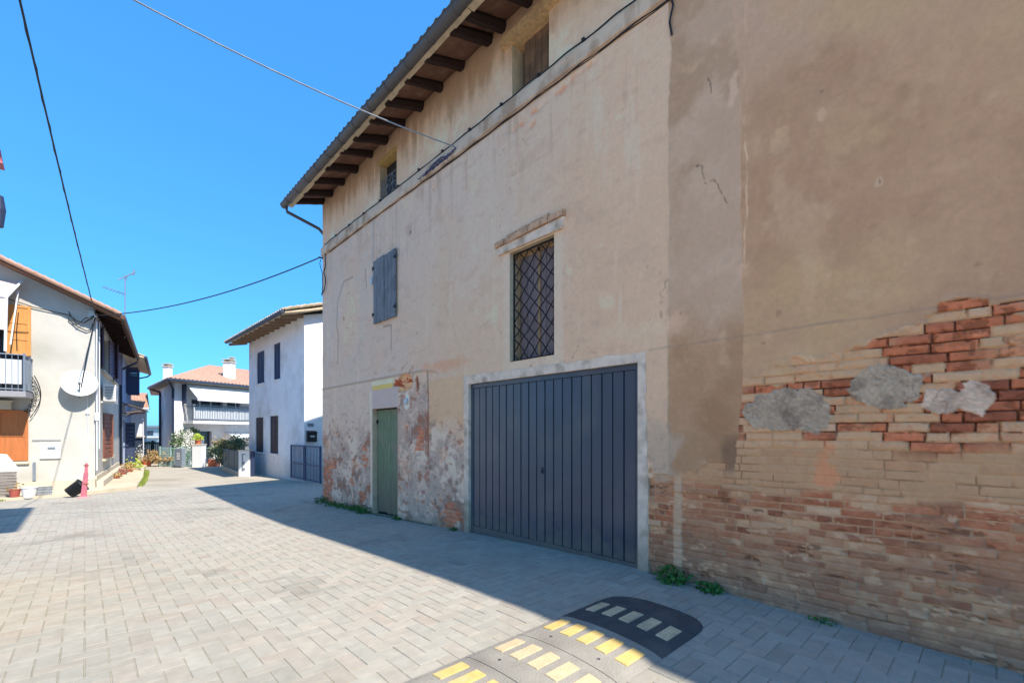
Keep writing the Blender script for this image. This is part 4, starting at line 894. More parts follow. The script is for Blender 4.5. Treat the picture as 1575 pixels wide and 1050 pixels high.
tag(single('roller_box', mb, 'plinth', 'cream rolled awning box above the lower orange shutter', 'awning box'), None, None)
# dish, meter box, air conditioner
DI = thing('satellite_dish', tuple(LF(.4, .1, 3.1)), 'large white satellite dish on the cream wall of the left house', 'satellite dish')
cD = Vector(px(122, 590, 14.60)); ax = Vector((.02, -.95, .30)).normalized(); mb = MB(); pr = []
for i in range(9): r = .44*i/8; pr.append((max(r, .001), .08*(r/.44)**2))
mb.lathe(cD, pr, 36, ax=ax); mb.lathe(cD-ax*.012, pr, 36, ax=ax); mb.lathe(cD, [(.44, .08), (.45, .078), (.44, .068)], 36, ax=ax)
part('reflector', mb, 'plastic', DI, True)
tip = cD+ax*.36+Vector((0, 0, -.10)); mb = MB(); lowp = cD+Vector((0, 0, -.43))+ax*.02
mb.tube([lowp, tip], .018, 6); mb.tube([tip-ax*.02, tip+ax*-.09], .035, 8)
part('feed_arm', mb, mat('grey_feed_arm', (110, 112, 118), .5), DI)
mb = MB(); mb.tube([cD-ax*.02, LF(.40, .12, cD.z-.12)], .03, 8); mb.tube([LF(.40, .12, cD.z-.35), LF(.40, .12, cD.z+.1)], .03, 8); mb.tube([LF(.40, 0, cD.z-.3), LF(.40, .12, cD.z-.3)], .02, 6)
part('mount', mb, 'gmetal', DI)
MBX = thing('meter_box', tuple(LF(1.05, .03, .72)), 'white utility meter box with a small slot on the cream facade', 'meter box')
part('case', MB().box(LF, .80, 1.27, .004, .05, .72, 1.22), 'plastic', MBX, bevel=.008); part('slot', MB().box(LF, .92, 1.10, .05, .055, 1.0, 1.09), 'gmetal', MBX)
mb = MB(); mb.box(LF, .80, 1.44, .03, .04, 1.30, 1.32)
part('trim', mb, 'gmetal', MBX)
AC = thing('air_conditioner', tuple(LS(2.5, -.2, 2.65)), 'white outdoor air conditioning unit high on the side wall of the left house', 'air conditioner')
part('case', MB().box(LS, 1.55, 2.4, -.42, -.08, 2.68, 3.28), 'plastic', AC, bevel=.01); part('grille', MB().lathe(LS(1.90, -.421, 2.98), [(.01, .006), (.24, .006), (.25, 0)], 20, ax=(-LS.b)), 'gmetal', AC)
mb = MB(); mb.box(LS, 1.65, 1.69, -.42, 0, 2.62, 2.67); mb.box(LS, 2.25, 2.29, -.42, 0, 2.62, 2.67); part('bracket', mb, 'wmetal', AC)
mb = MB()
for i in range(9): mb.box(LF, -.36, -.12, -1.545, -1.54, 2.73+i*.055, 2.755+i*.055)
part('vent', mb, 'gmetal', AC)
mb = MB(); mb.box(LF, .0, .16, .02, .16, 5.28, 5.5)
tag(single('junction_box', mb, 'box', 'small pale junction box under the roof edge of the left house', 'box'), None, None)
mb = MB(); L0 = Vector(LC)
mb.tube([LF(.03, 0, 5.3), L0], .02, 6); mb.lathe(L0, [(.01, -.06), (.04, -.05), (.03, 0), (.045, .03), (.01, .06)], 8); mb.tube([LF(.03, .02, 5.0), LF(.03, .02, 5.45)], .02, 6)
tag(single('cable_bracket', mb, 'wmetal', 'white insulator bracket holding the overhead cables at the left house corner', 'bracket'), None, None)
mb = MB(); mb.tube([L0, LF(.25, .1, 5.1), LF(.45, .06, 5.15), LF(.6, .05, 5.3), LF(.62, .05, 5.15), LF(.4, .07, 4.95), LF(.2, .06, 4.85), LF(.1, .05, 4.9), LF(.05, .05, 5.1)], .018, 5)
mb.tube([L0, LF(.22, .12, 5.25), LF(.42, .12, 5.0), LF(.62, .08, 5.4)], .014, 5); mb.tube([LF(.6, .05, 5.3), LF(1.4, .05, 5.42), LF(2.0, .06, 5.6), LF(2.6, .06, 5.75)], .014, 5)
tag(single('looped_cable', mb, 'cable', 'loose loops of grey cable tied under the roof of the left house', 'cable'), None, None)
mb = MB(); mb.tube([L0, Vector(px(134, 545, 14.6)), lowp+Vector((.0, .02, -.02))], .016, 5)
tag(single('dish_cable', mb, 'cable', 'dark cable running from the house corner down to the satellite dish', 'cable'), None, None)
mb = MB(); mb.tube([LF(.18, .02, 3.0), LF(.17, .02, 2.0), LF(.16, .02, 1.2), LF(.22, .02, .6)], .01, 4); mb.box(LF, .13, .22, .0, .04, 2.15, 2.3)
part('conduit', mb, 'wmetal', LH); part('drain', MB().box(LF, 1.36, 1.42, .01, .06, .05, .62), 'gmetal', LH)
# antenna
AN = thing('television_antenna', px(192, 500, 17.5), 'thin television antenna rising above the roof of the left house', 'antenna')
Zp = 17.5; mb = MB(); mb.tube([px(192, 520, Zp), px(192.5, 425, Zp)], .02, 6)
part('mast', mb, 'gmetal', AN)
mb = MB(); a_, b_ = Vector(px(181, 431, Zp-.3)), Vector(px(206, 419, Zp+.3)); mb.tube([a_, b_], .018, 5)
for t in (.5, .65, .8): q = a_.lerp(b_, t); mb.tube([q+Vector((-.15, .2, -.05)), q+Vector((.15, -.2, .05))], .008, 4)
mb.tube([b_+Vector((0, 0, -.1)), b_+Vector((0, 0, .1))], .03, 5); mb.tube([a_.lerp(b_, .6), Vector(px(193, 433, Zp))], .012, 4)
part('upper_boom', mb, 'gmetal', AN)
mb = MB(); a_, b_ = Vector(px(158, 441, Zp-.4)), Vector(px(193, 453, Zp+.3)); mb.tube([a_, b_], .014, 5)
for t in np.linspace(.05, .95, 7): q = a_.lerp(b_, float(t)); mb.tube([q+Vector((-.05, .25, 0)), q+Vector((.05, -.25, 0))], .008, 4)
part('lower_boom', mb, 'gmetal', AN)

# attached second house with blue shutters and brown canopy
LH2 = thing('attached_house', tuple(LS(13, 4, -.35)), 'grey blue house joined to the far end of the left house', 'house')
mb = MB(); holed(mb, LS, 9.62, 17.0, -.5, 5.5, [(12.2, 13.4, 3.75, 5.1), (10.4, 11.5, -.4, 2.2)], -.12, .15, 1)
mb.face([LS(9.62, -.12, -.5), LS(9.62, .2, -.5), LS(9.62, .2, 5.5), LS(9.62, -.12, 5.5)]); mb.face([LS(17, -.12, -.5), LS(17, 9, -.5), LS(17, 9, 5.5), LS(17, -.12, 5.5)])
part('wall', mb, 'greybluewall', LH2)
part('window_pane', MB().box(LS, 12.21, 13.39, .0, .02, 3.76, 5.09), 'glass', LH2); part('door', MB().box(LS, 10.41, 11.49, .0, .02, -.38, 2.19), 'brownblind', LH2)
mb = MB(); mb.wave_quad(LS(9.3, -1.0, 5.42), LS(17.4, -1.0, 5.42), LS(17.4, 5, 7.9), LS(9.3, 5, 7.9), 30, .05, 8)
r2_ = part('roof', mb, 'oldroof', LH2)
mb = MB(); mb.hexa([LS(9.3, -.98, 5.33), LS(17.35, -.98, 5.33), LS(17.35, .1, 5.6), LS(9.3, .1, 5.6), LS(9.3, -.98, 5.40), LS(17.35, -.98, 5.40), LS(17.35, .1, 5.7), LS(9.3, .1, 5.7)])
part('eave_board', mb, 'batten', r2_)
part('gutter', MB().tube([LS(9.3, -1.05, 5.36), LS(17.4, -1.05, 5.36)], .07, 8).tube([LS(17.2, -1.05, 5.3), LS(17.2, -.9, 5.15), LS(17.2, -.25, 4.95)], .045, 6), 'dark_pipe', LH2)
for a_ in (12.15, 13.45):
    F2 = Fr(LS(a_, -.14, 0)[:2], (-LS.b)[:2]); part('shutter', shutter_mb(F2, 0, .52, -.02, .02, 3.7, 5.15), 'navy', LH2)
CP = MB()
for i in range(6):
    b0 = -.12-.16*i; CP.hexa([LS(9.9, b0-.18, 2.98-.06*i), LS(12.0, b0-.18, 2.98-.06*i), LS(12.0, b0, 3.06-.06*i), LS(9.9, b0, 3.06-.06*i), LS(9.9, b0-.18, 3.02-.06*i), LS(12.0, b0-.18, 3.02-.06*i), LS(12.0, b0, 3.10-.06*i), LS(9.9, b0, 3.10-.06*i)])
for a_ in (10.0, 11.9): CP.tube([LS(a_, -.12, 2.55), LS(a_, -.95, 2.66)], .03, 5); CP.tube([LS(a_, -.12, 2.4), LS(a_, -.7, 2.7)], .02, 5)
part('door_canopy', CP, mat('brown_grey_canopy', (112, 98, 90), .8, .2, 4, .1), LH2)
F2 = Fr(LS(11.55, -.14, 0)[:2], (-LS.b)[:2]); part('shutter', shutter_mb(F2, 0, .40, -.02, .02, -.1, 2.1), 'navy', LH2)

# pavement slab beside the left house, grass strips
mb = MB(); P = [(-.28, 18.55), (1.28, 19.75), (1.75, 24), (2.27, 30.4), (2.9, 36), (1.9, 37), (.2, 20.5)]; zt = -.2
P2 = [(x, y, -.24-.004*(y-18)) for x, y in P]
mb.face(P2); mb.face([(x, y, z-.2) for x, y, z in P2][::-1])
for i in range(len(P2)): a, b = P2[i], P2[(i+1) % len(P2)]; mb.face([a, b, (b[0], b[1], b[2]-.2), (a[0], a[1], a[2]-.2)])
struct('side_pavement', mb, 'slab')
mb = MB(); P = [(-9, 20.6), (-9, 19.35), (-.28, 18.55), (.24, 20.3)]; P2 = [(x, y, -.262) for x, y in P]; mb.face(P2)
for i in range(4): a, b = P2[i], P2[(i+1) % 4]; mb.face([a, b, (b[0], b[1], -.45), (a[0], a[1], -.45)])
struct('front_pavement', mb, 'slab')
def grass(name, pts, w_, n, seed, label, m='grass', h=.1):
    rg = random.Random(seed); mb = MB()
    for i in range(n):
        t = rg.random()*(len(pts)-1); k = int(t); t -= k; x = pts[k][0]*(1-t)+pts[k+1][0]*t+rg.uniform(-w_, w_); y = pts[k][1]*(1-t)+pts[k+1][1]*t+rg.uniform(-w_, w_)
        a = rg.uniform(0, 6.28); s = h*rg.uniform(.4, 1.2); z = gz(y)-.02; mb.face([(x, y, z), (x+.03*math.cos(a), y+.03*math.sin(a), z), (x+s*.3*math.cos(a+1), y+s*.3*math.sin(a+1), z+s)])
    tag(single(name, mb, m, label, 'grass'), None, None, kind='stuff')
grass('grass_strip', [(1.42, 20.6), (1.72, 23), (2.05, 26.5), (2.3, 29.5)], .09, 1500, 1, 'bright green grass strip along the edge of the side pavement')
grass('grass_patch', [(-3.2, 18.6), (-1.75, 18.45)], .2, 1200, 2, 'small bright grass patch below the stacked crates at far left', h=.07)

# clutter in front of the left house
for i in range(8):
    mb = MB(); z = -.26+i*.088; x0 = -1.98+.02*math.sin(i*3.1); y0 = 18.9+.02*math.cos(i*2.2); wx, wy = .58, .42
    Fq = Fr((x0, y0), (math.cos(.05*math.sin(i*2)), math.sin(.05*math.sin(i*2))+.1))
    mb.box(Fq, 0, wx, 0, wy, z, z+.012); 
    for (a0_, a1_, b0_, b1_) in ((0, wx, 0, .015), (0, wx, wy-.015, wy), (0, .015, .015, wy-.015), (wx-.015, wx, .015, wy-.015)): mb.box(Fq, a0_, a1_, b0_, b1_, z+.012, z+.06)
    mb.box(Fq, -.012, wx+.012, -.012, .0, z+.055, z+.075); mb.box(Fq, wx, wx+.012, 0, wy, z+.055, z+.075)
    lab = ['grey beige plastic crate at the bottom of the stack', 'second crate from the bottom of the grey stack', 'third crate from the bottom of the grey stack', 'fourth crate from the bottom of the grey stack', 'fifth crate from the bottom of the grey stack', 'sixth crate from the bottom of the grey stack', 'crate just below the topmost of the grey stack', 'topmost crate of the grey stack, under the pale board'][i]
    single('shallow_crate', mb, 'greyplastic', lab, 'crate', 'stacked shallow crates by the left house')
mb = MB(); a, b, c, d = (-2.05, 18.95, .46), (-1.36, 19.05, .45), (-1.62, 19.15, .90), (-2.2, 19.1, .98); mb.hexa([a, b, c, d, *[(p[0]+.02, p[1]+.03, p[2]+.02) for p in (a, b, c, d)]])
single('leaning_board', mb, 'plastic', 'pale pinkish white board lying tilted on top of the crates', 'board')
def pot(name, x, y, r, h, m, label, cat_, plant=None, z=None, pn=90, ps=.08, pr=1.3, ph=.3, group=None, seed=1):
    z = gz(y) if z is None else z; t = thing(name, (x, y, z), label, cat_, group)
    mb = MB(); mb.lathe((x, y, z), [(.001, .0), (r*.72, .0), (r*.98, h*.92), (r*1.06, h*.92), (r*1.06, h), (r*.92, h), (r*.85, h*.8), (.001, h*.8)], 14); part('pot', mb, m, t, False)
    if plant:
        mb = MB(); leaves(mb, (x, y, z+h*.8), r*pr, ph, pn, random.Random(seed), ps); part('foliage', mb, plant, t)
    return t
pot('white_tub', -1.14, 18.7, .17, .30, 'plastic', 'white round plastic tub standing left of the grey basket', 'tub', z=-.3)
pot('red_pot', -1.42, 18.75, .12, .26, 'redpot', 'small red pot between the crates and the white tub', 'pot', 'leafdry', z=-.3, pn=30, ps=.09, ph=.3)
mb = MB(); 
Fq = Fr((-.98, 18.7), (1, .15))
for k in range(8): mb.box(Fq, .04*k, .04*k+.012, 0, .02, -.28, -.04); mb.box(Fq, .04*k, .04*k+.012, .25, .27, -.28, -.04)
for z in (-.29, -.2, -.12, -.05): mb.box(Fq, -.01, .32, -.01, .0, z, z+.02); mb.box(Fq, -.01, .32, .27, .28, z, z+.02); mb.box(Fq, -.02, -.01, 0, .28, z, z+.02); mb.box(Fq, .30, .31, 0, .28, z, z+.02)
mb.box(Fq, 0, .3, 0, .27, -.3, -.28)
single('wire_basket', mb, 'gmetal', 'small grey wire basket beside the white tub', 'basket')
# pink barrier post and tipped black bin
mb = MB(); x, y = px(130, 700, 12.9)[:2]; z0 = gz(y)
Fq = Fr((x, y), (.729, -.6846))
mb.hexa([Fq(-.09, -.04, z0+.02), Fq(.03, -.04, z0+.02), Fq(.03, .04, z0+.02), Fq(-.09, .04, z0+.02), Fq(.0, -.03, z0+.72), Fq(.09, -.03, z0+.72), Fq(.09, .03, z0+.72), Fq(-.02, .03, z0+.72)])
mb.hexa([Fq(.01, -.025, z0+.72), Fq(.08, -.025, z0+.72), Fq(.08, .025, z0+.72), Fq(.01, .025, z0+.72), Fq(.03, -.02, z0+.98), Fq(.09, -.02, z0+.98), Fq(.09, .02, z0+.98), Fq(.03, .02, z0+.98)])
BP = thing('barrier_post', (x, y, z0), 'faded pink plastic barrier post leaning slightly at the pavement corner', 'barrier'); part('post', mb, 'pink', BP, bevel=.01)
mb = MB(); mb.box(Fq, -.13, .06, -.08, .08, z0-.01, z0+.04); part('foot', mb, mat('pale_pink_foot', (216, 160, 164), .6, .15), BP, bevel=.01)
mb = MB(); mb.box(Fq, -.025, .092, -.036, .036, z0+.38, z0+.41); mb.box(Fq, .0, .092, -.034, .034, z0+.90, z0+.93); part('band', mb, 'redpot', BP)
bc_ = Vector(px(107, 757, 13.0)); axb = Vector((.62, -.1, .50)).normalized(); mb = MB(); mb.lathe(bc_-Vector((0, 0, .01)), [(.001, -.02), (.15, -.02), (.185, .34), (.20, .34), (.20, .37), (.17, .36), (.14, .02), (.001, .02)], 20, ax=axb)
BK = thing('tipped_bin', (bc_.x, bc_.y, gz(bc_.y)), 'black plastic bin tipped over beside the pink barrier post', 'bin'); part('body', mb, 'blackplastic', BK, True)
mb = MB(); hp = bc_+axb*.33; mb.tube([hp+Vector((.0, .19, .0)), hp+Vector((.12, .12, .10)), hp+Vector((.16, 0, .14)), hp+Vector((.12, -.12, .10)), hp+Vector((0, -.19, 0))], .007, 4); part('handle', mb, 'gmetal', BK)

# potted plants and shrubs beside the far pavement
rows = [(188, 728, .17, .20, 'redpot', 'flowerp', .02, 'red pot with pink flowers at the near end of the plant row'), (178, 735, .14, .2, 'redpot', 'leafdry', .0, 'small red pot of pink flowers against the side wall'),
        (200, 716, .30, .3, 'terracotta', 'leafy', .55, 'large terracotta pot with bright yellow green bush by the downpipe'), (196, 724, .22, .22, 'terracotta', 'leafdry', .25, 'terracotta pot with a dry tan plant below the yellow green bush'),
        (207, 722, .26, .22, 'plinth', 'leafy', .3, 'pale pot with low yellow green plant at the pavement edge'), (212, 712, .3, .25, 'plinth', 'leafdry', .35, 'pale pot of dry tan leaves in the middle of the plant row'),
        (218, 706, .25, .5, 'plastic', 'flower', .7, 'tall white pot with pale blossom at the end of the plant row'), (226, 712, .25, .3, 'terracotta', 'leafdry', .25, 'terracotta pot with low dry plant near the green fence')]
for i, (x, y, r, h, m_, pl_, ph, lab) in enumerate(rows):
    u = x-787.5; Z = 1.86*700/(y+4-667)
    q = px(x, y, Z); pot('potted_plant', q[0], q[1], r, h, m_, lab, 'potted plant', pl_, z=-.36, pn=190, ps=.10, pr=1.35, ph=ph+.15, group='potted plants beside the far pavement', seed=40+i)
def bush(name, x, y, z0, r, h, n, m_, lab, size=.16, seed=0, blossom=None, cat_='shrub', sq=1.0, group=None):
    t = thing(name, (x, y, z0), lab, cat_, group); rg = random.Random(seed); mb = MB()
    for k in range(9):
        a = rg.uniform(0, 6.28); rr = r*rg.uniform(.1, .75); leaves(mb, (x+rr*math.cos(a)*sq, y+rr*math.sin(a), z0+h*rg.uniform(.0, .65)), r*.45, h*.42, n//9, rg, size)
    part('foliage', mb, m_, t); mb = MB()
    for k in range(5): a = rg.uniform(0, 6.28); mb.tube([(x, y, z0), (x+r*.4*math.cos(a)*sq, y+r*.4*math.sin(a), z0+h*.6)], [.03, .01], 5)
    part('stem', mb, 'beam', t)
    if blossom:
        mb = MB(); 
        for k in range(8): a = rg.uniform(0, 6.28); rr = r*rg.uniform(.1, .9); leaves(mb, (x+rr*math.cos(a)*sq, y+rr*math.sin(a)-.05, z0+h*rg.uniform(.1, .8)), r*.4, h*.35, n//9, rg, size*.6)
        part('blossom', mb, blossom, t)
    return t
bush('dry_shrub', 3.15, 33.4, -.4, .55, 1.0, 500, 'leafdry', 'dry tan shrub in front of the pale green fence', seed=1)
bush('dry_shrub', 3.75, 33.0, -.4, .5, .55, 400, 'leafdry', 'low sprawling tan shrub on the verge right of the tall dry one', seed=2)
bush('flowering_shrub', 3.95, 33.1, -.4, .35, .5, 300, 'flowerp', 'low shrub with dusty pink flowers in front of the centre house', seed=3)
bush('jasmine_bush', 4.42, 33.0, -.35, .8, 2.35, 2000, 'leaf2', 'tall green bush full of white blossom beside the cream gate pillar', size=.13, seed=4, blossom='flower')
bush('dark_bush', 4.75, 33.7, .9, .55, 1.1, 500, 'leaf2', 'dark green bush top beneath the balcony of the centre house', size=.16, seed=5)
for i, (x, y, lab) in enumerate(((5.75, 26.6, 'green shrub behind the teal fence beside its pillar'), (5.75, 28.2, 'middle shrub behind the teal fence'), (5.75, 29.9, 'farthest shrub behind the teal fence'))):
    bush('hedge_shrub', x-.1, y, -.3, .6, 1.75-.1*i, 700, 'leaf2', lab, size=.15, seed=10+i, blossom='leafdry', group='shrubs behind the teal fence')

# ---------------------------------------------------------------- white house in the middle
WF = Fr((6.02, 17.81), (-.0259, .9997)); WH = thing('white_house', (8, 21, -.3), 'pale blue white two storey house with narrow dark shuttered windows', 'house')
wins = [(4.75, 5.85, 3.81, 5.28), (2.65, 3.46, 3.80, 5.34), (4.9, 6.05, .66, 2.26), (2.9, 3.98, .66, 2.28)]
mb = MB(); holed(mb, WF, 0, 7.1, -.5, 5.96, wins, 0, .12, -1)
mb.face([WF(0, 0, -.5), WF(0, -8, -.5), WF(0, -8, 5.96), WF(0, -4, 7.0), WF(0, 0, 5.96)]); mb.face([WF(7.1, 0, -.5), WF(7.1, -8, -.5), WF(7.1, -8, 5.96), WF(7.1, -4, 7), WF(7.1, 0, 5.96)]); mb.face([WF(0, -8, -.5), WF(7.1, -8, -.5), WF(7.1, -8, 5.96), WF(0, -8, 5.96)])
part('wall', mb, 'bluewall', WH)
for i, (a0, a1, z0, z1) in enumerate(wins):
    up_ = z0 > 3; wn = part('window', MB().box(WF, a0+.004, a1-.004, -.11, -.09, z0+.004, z1-.004), 'glass', WH)
    part('shutter', shutter_mb(WF, a0+.01, (a0+a1)/2-.004, -.06, -.03, z0+.01, z1-.01, n=14), 'navy' if up_ else 'brownblind', wn); part('shutter', shutter_mb(WF, (a0+a1)/2+.004, a1-.01, -.06, -.03, z0+.01, z1-.01, n=14), 'navy' if up_ else 'brownblind', wn)
    part('sill', MB().box(WF, a0-.06, a1+.06, -.02, .05, z0-.06, z0-.005), 'bluewall', wn)
rz = lambda b: 6.12+.33*(-b)                             # b<0 into the house
mb = MB(); mb.wave_quad(WF(-.45, .85, 5.92), WF(7.25, .85, 5.92), WF(7.25, -4, 7.52), WF(-.45, -4, 7.52), 34, .05, 10); mb.wave_quad(WF(-.45, -8.8, 5.92), WF(7.25, -8.8, 5.92), WF(7.25, -4, 7.52), WF(-.45, -4, 7.52), 34, .05, 10)
for k in range(34): a = -.40+k*.245; mb.tube([WF(a, .92, 5.93), WF(a, .6, 6.03)], [.05, .06], 7)
for k in range(20): b = .85-k*.24; mb.tube([WF(-.44, b, 5.94+(.85-b)*.33), WF(-.44, b-.27, 5.965+(.85-b)*.33+.089)], [.05, .065], 7)
wr = part('roof', mb, 'oldroof', WH)
mb = MB(); mb.hexa([WF(-.42, .82, 5.82), WF(7.22, .82, 5.82), WF(7.22, -.02, 6.05), WF(-.42, -.02, 6.05), WF(-.42, .82, 5.88), WF(7.22, .82, 5.88), WF(7.22, -.02, 6.12), WF(-.42, -.02, 6.12)])
mb.hexa([WF(-.42, -.02, 6.05), WF(-.02, -.02, 6.05), WF(-.02, -4, 7.36), WF(-.42, -4, 7.36), WF(-.42, -.02, 6.12), WF(-.02, -.02, 6.12), WF(-.02, -4, 7.43), WF(-.42, -4, 7.43)])
part('eave_board', mb, 'batten', wr)
PBR = mat('pale_brown_rafter', (150, 124, 100), .9, .2, 5, .2)
for k in range(12):
    mb = MB(); a = .1+k*.66; mb.hexa([WF(a, .78, 5.72), WF(a+.1, .78, 5.72), WF(a+.1, 0, 5.88), WF(a, 0, 5.88), WF(a, .78, 5.83), WF(a+.1, .78, 5.83), WF(a+.1, 0, 6.06), WF(a, 0, 6.06)])
    part('rafter', mb, PBR, wr)
part('gutter', MB().tube([WF(-.45, .92, 5.84), WF(7.28, .92, 5.84)], .07, 8), 'dark_pipe', WH)
FR = Fr((6.02, 17.81), (.9997, .0259))                  # lit end wall: a to the right, b<0 towards camera
ML = thing('letter_box', tuple(FR(.22, -.08, 1.2)), 'black letter box on the end wall of the white house', 'letter box')
part('body', MB().box(FR, .07, .42, -.14, -.004, 1.20, 1.55), 'blackplastic', ML, bevel=.01); part('flap', MB().hexa([FR(.06, -.17, 1.53), FR(.43, -.17, 1.53), FR(.43, -.004, 1.6), FR(.06, -.004, 1.6), FR(.06, -.17, 1.55), FR(.43, -.17, 1.55), FR(.43, -.004, 1.62), FR(.06, -.004, 1.62)]), 'iron', ML)
part('name_plate', MB().box(FR, .17, .33, -.146, -.141, 1.38, 1.44), 'box', ML)
single('number_plate', MB().box(FR, .12, .34, -.02, -.004, 1.78, 1.90), 'gmetal', 'small grey number plate above the black letter box', 'plate')
# two leaf metal gate in front of the white house
G = thing('metal_gate', (6.1, 17.5, -.3), 'blue grey barred two leaf metal gate between the white house and the old building', 'gate')
GF = Fr((5.90, 18.95), (.06, -2.95)); zb = -.22
for (a0, a1, nm) in ((0, 1.42, 'gate_leaf'), (1.47, 2.95, 'gate_leaf')):
    mb = MB()
    for a in (a0+.03, a1-.03): mb.box(GF, a-.025, a+.025, -.025, .025, zb, 1.08)
    for z in (zb+.05, .38, 1.05): mb.box(GF, a0+.055, a1-.055, -.02, .02, z-.025, z+.025)
    n = 11
    for i in range(1, n): a = a0+(a1-a0)*i/n; mb.tube([GF(a, 0, zb+.07), GF(a, 0, 1.03)], .011, 6)
    part(nm, mb, 'bmetal', G)
part('latch', MB().box(GF, 1.38, 1.52, .025, .05, .34, .46), 'iron', G)
# teal sheet fence with white meter pillar
TF = thing('sheet_fence', (5.05, 25, -.3), 'low fence of dark teal metal sheets beside the white house', 'fence')
T = Fr((4.98, 22.55), (.30, 5.0))
mb = MB(); mb.box(T, 0, 5.0, -.1, .1, -.5, -.16); part('base', mb, 'plinth', TF)
for k in range(3): part('sheet_panel', MB().box(T, .03+k*1.66, 1.63+k*1.66, -.02, .02, -.14, .72), 'teal', TF)
mb = MB()
for k in range(4): mb.box(T, -.03+k*1.66, .03+k*1.66, -.03, .03, -.16, .76)
part('post', mb, 'bmetal', TF)
PI_ = thing('meter_pillar', (5.2, 22.35, -.33), 'white pillar with a narrow meter hatch at the end of the teal fence', 'pillar')
x_, y_ = px(367, 700, 19.75)[:2]; PF = Fr((x_, y_), (.729, -.6846))
part('body', MB().box(PF, 0, .46, -.0, .3, -.5, .76), 'whitewall', PI_); part('cap', MB().box(PF, -.03, .49, -.03, .33, .762, .80), 'plinth', PI_)
mb = MB(); mb.box(PF, .14, .19, -.012, -.002, -.1, .6); mb.box(PF, .14, .30, -.012, -.002, .6, .64); mb.box(PF, .2, .27, -.012, -.002, -.08, .02); mb.box(PF, .2, .26, -.012, -.002, .16, .3)
part('hatch', mb, 'gmetal', PI_)
single('gate_post', MB().box(PF, .50, .62, .05, .17, -.5, .74), 'navy', 'dark blue post standing between the white pillar and the white house', 'post')

# ---------------------------------------------------------------- centre house
CFr = Fr((3.93, 33.8), (.9431, .3324)); CH = thing('centre_house', (7, 37, -.4), 'white house with orange hipped roof, chimneys and a long balcony', 'house')
Lp = (3.78, 38.98)
mb = MB(); ops = [(.95, 2.85, 2.3, 3.65), (1.1, 2.15, -.4, 1.68), (3.1, 4.0, 2.3, 3.9)]
holed(mb, CFr, 0, 9, -.5, 4.7, ops, 0, .3, 1)
mb.face([CFr(0, 0, -.5), (*Lp, -.5), (*Lp, 4.7), CFr(0, 0, 4.7)]); mb.face([CFr(9, 0, -.5), CFr(9, 6, -.5), CFr(9, 6, 4.7), CFr(9, 0, 4.7)])
part('wall', mb, 'bluewall', CH)
for o_ in ops: part('dark_opening', MB().box(CFr, o_[0]+.004, o_[1]-.004, .26, .28, o_[2]+.004, o_[3]-.004), 'glassb', CH)
for q in ((1.5, 1.58, 2.3, 3.65), (2.15, 2.25, 2.3, 3.65), (1.2, 2.05, .55, .62), (1.45, 1.8, .7, 1.2)): part('window_frame', MB().box(CFr, q[0], q[1], .2, .25, q[2], q[3]), 'wmetal', CH)
ez = 4.72; E1, E2, E3 = Vector(CFr(-.75, -.9, ez)), Vector(CFr(9.7, -.9, ez)), Vector(CFr(9.7, 7.5, ez)); E0 = Vector(px(228, 592, 31)); E0.z = ez-.05
rdA = Vector(px(322, 562, 32.5)); rdB = rdA+Vector((.9431, .3324, 0))*7
mb = MB(); mb.wave_quad(E1, E2, rdB, rdA, 44, .05, 9); mb.wave_quad(E0, E1, rdA, rdA+Vector((-.01, .02, 0)), 26, .05, 9); E4 = Vector(px(232, 590, 38)); E4.z = ez; mb.face([E0, rdA, E4]); mb.face([E4, rdA, rdB, E3]); mb.face([E2, E3, rdB])
cr_ = part('roof', mb, 'roof', CH)
mb = MB(); dn = Vector((0, 0, -.07))
for q in ((E1, E2, CFr(9, .1, ez), CFr(0, .1, ez)), (E0, E1, CFr(0, .1, ez), Vector((*Lp, ez)))): mb.hexa([Vector(p)+dn*2 for p in q]+[Vector(p)+dn*.3 for p in q])
part('soffit', mb, mat('olive_brown_soffit', (150, 140, 122), .9, .15, 2, .1), cr_)
mb = MB(); mb.tube([E0+dn, E1+dn, E2+dn], .08, 6); part('gutter', mb, 'dark_pipe', CH)
mb = MB(); mb.tube([E0+dn, px(246, 603, 31.0), px(246, 614, 30.6), px(246, 712, 30.6)], .07, 6); mb.tube([E1+dn, px(266, 598, 27.2), px(266, 712, 27.2)], .07, 6)
part('downpipe', mb, 'dark_pipe', CH)
def chimney(x0, x1, yt, yb, Z, extra=False):
    p0 = Vector(px(x0, yb, Z)); p1 = Vector(px(x1, yb, Z)); zt_ = px(x0, yt, Z)[2]; wd_ = (p1-p0).length; Fc = Fr(p0[:2], (p1-p0)[:2]); mb = MB(); zb_ = p0.z-.3; mb.box(Fc, 0, wd_, 0, wd_, zb_, zt_-.22)
    c = part('chimney', mb, 'whitewall', cr_)
    mb = MB(); mb.box(Fc, -.06, wd_+.06, -.06, wd_+.06, zt_-.22, zt_-.16); mb.box(Fc, .03, .1, .03, wd_-.03, zt_-.16, zt_-.04); mb.box(Fc, wd_-.1, wd_-.03, .03, wd_-.03, zt_-.16, zt_-.04); mb.box(Fc, -.06, wd_+.06, -.06, wd_+.06, zt_-.04, zt_)
    part('chimney_cap', mb, 'plinth', CH)
chimney(343, 355, 552, 584, 30.5); chimney(352.5, 357.5, 549, 570, 32.5); chimney(250.5, 259, 559, 590, 33)
CB = MB(); CB.box(CFr, .45, 6.5, -1.15, -.0, 2.12, 2.30); part('balcony_slab', CB, 'whitewall', CH)
mb = MB()
for i in range(61): a = .5+i*.1; mb.box(CFr, a-.012, a+.012, -1.1, -1.08, 2.30, 3.22)
for i in range(11): b = -1.1+i*.1; mb.box(CFr, .49, .51, b-.012, b+.012, 2.30, 3.22)
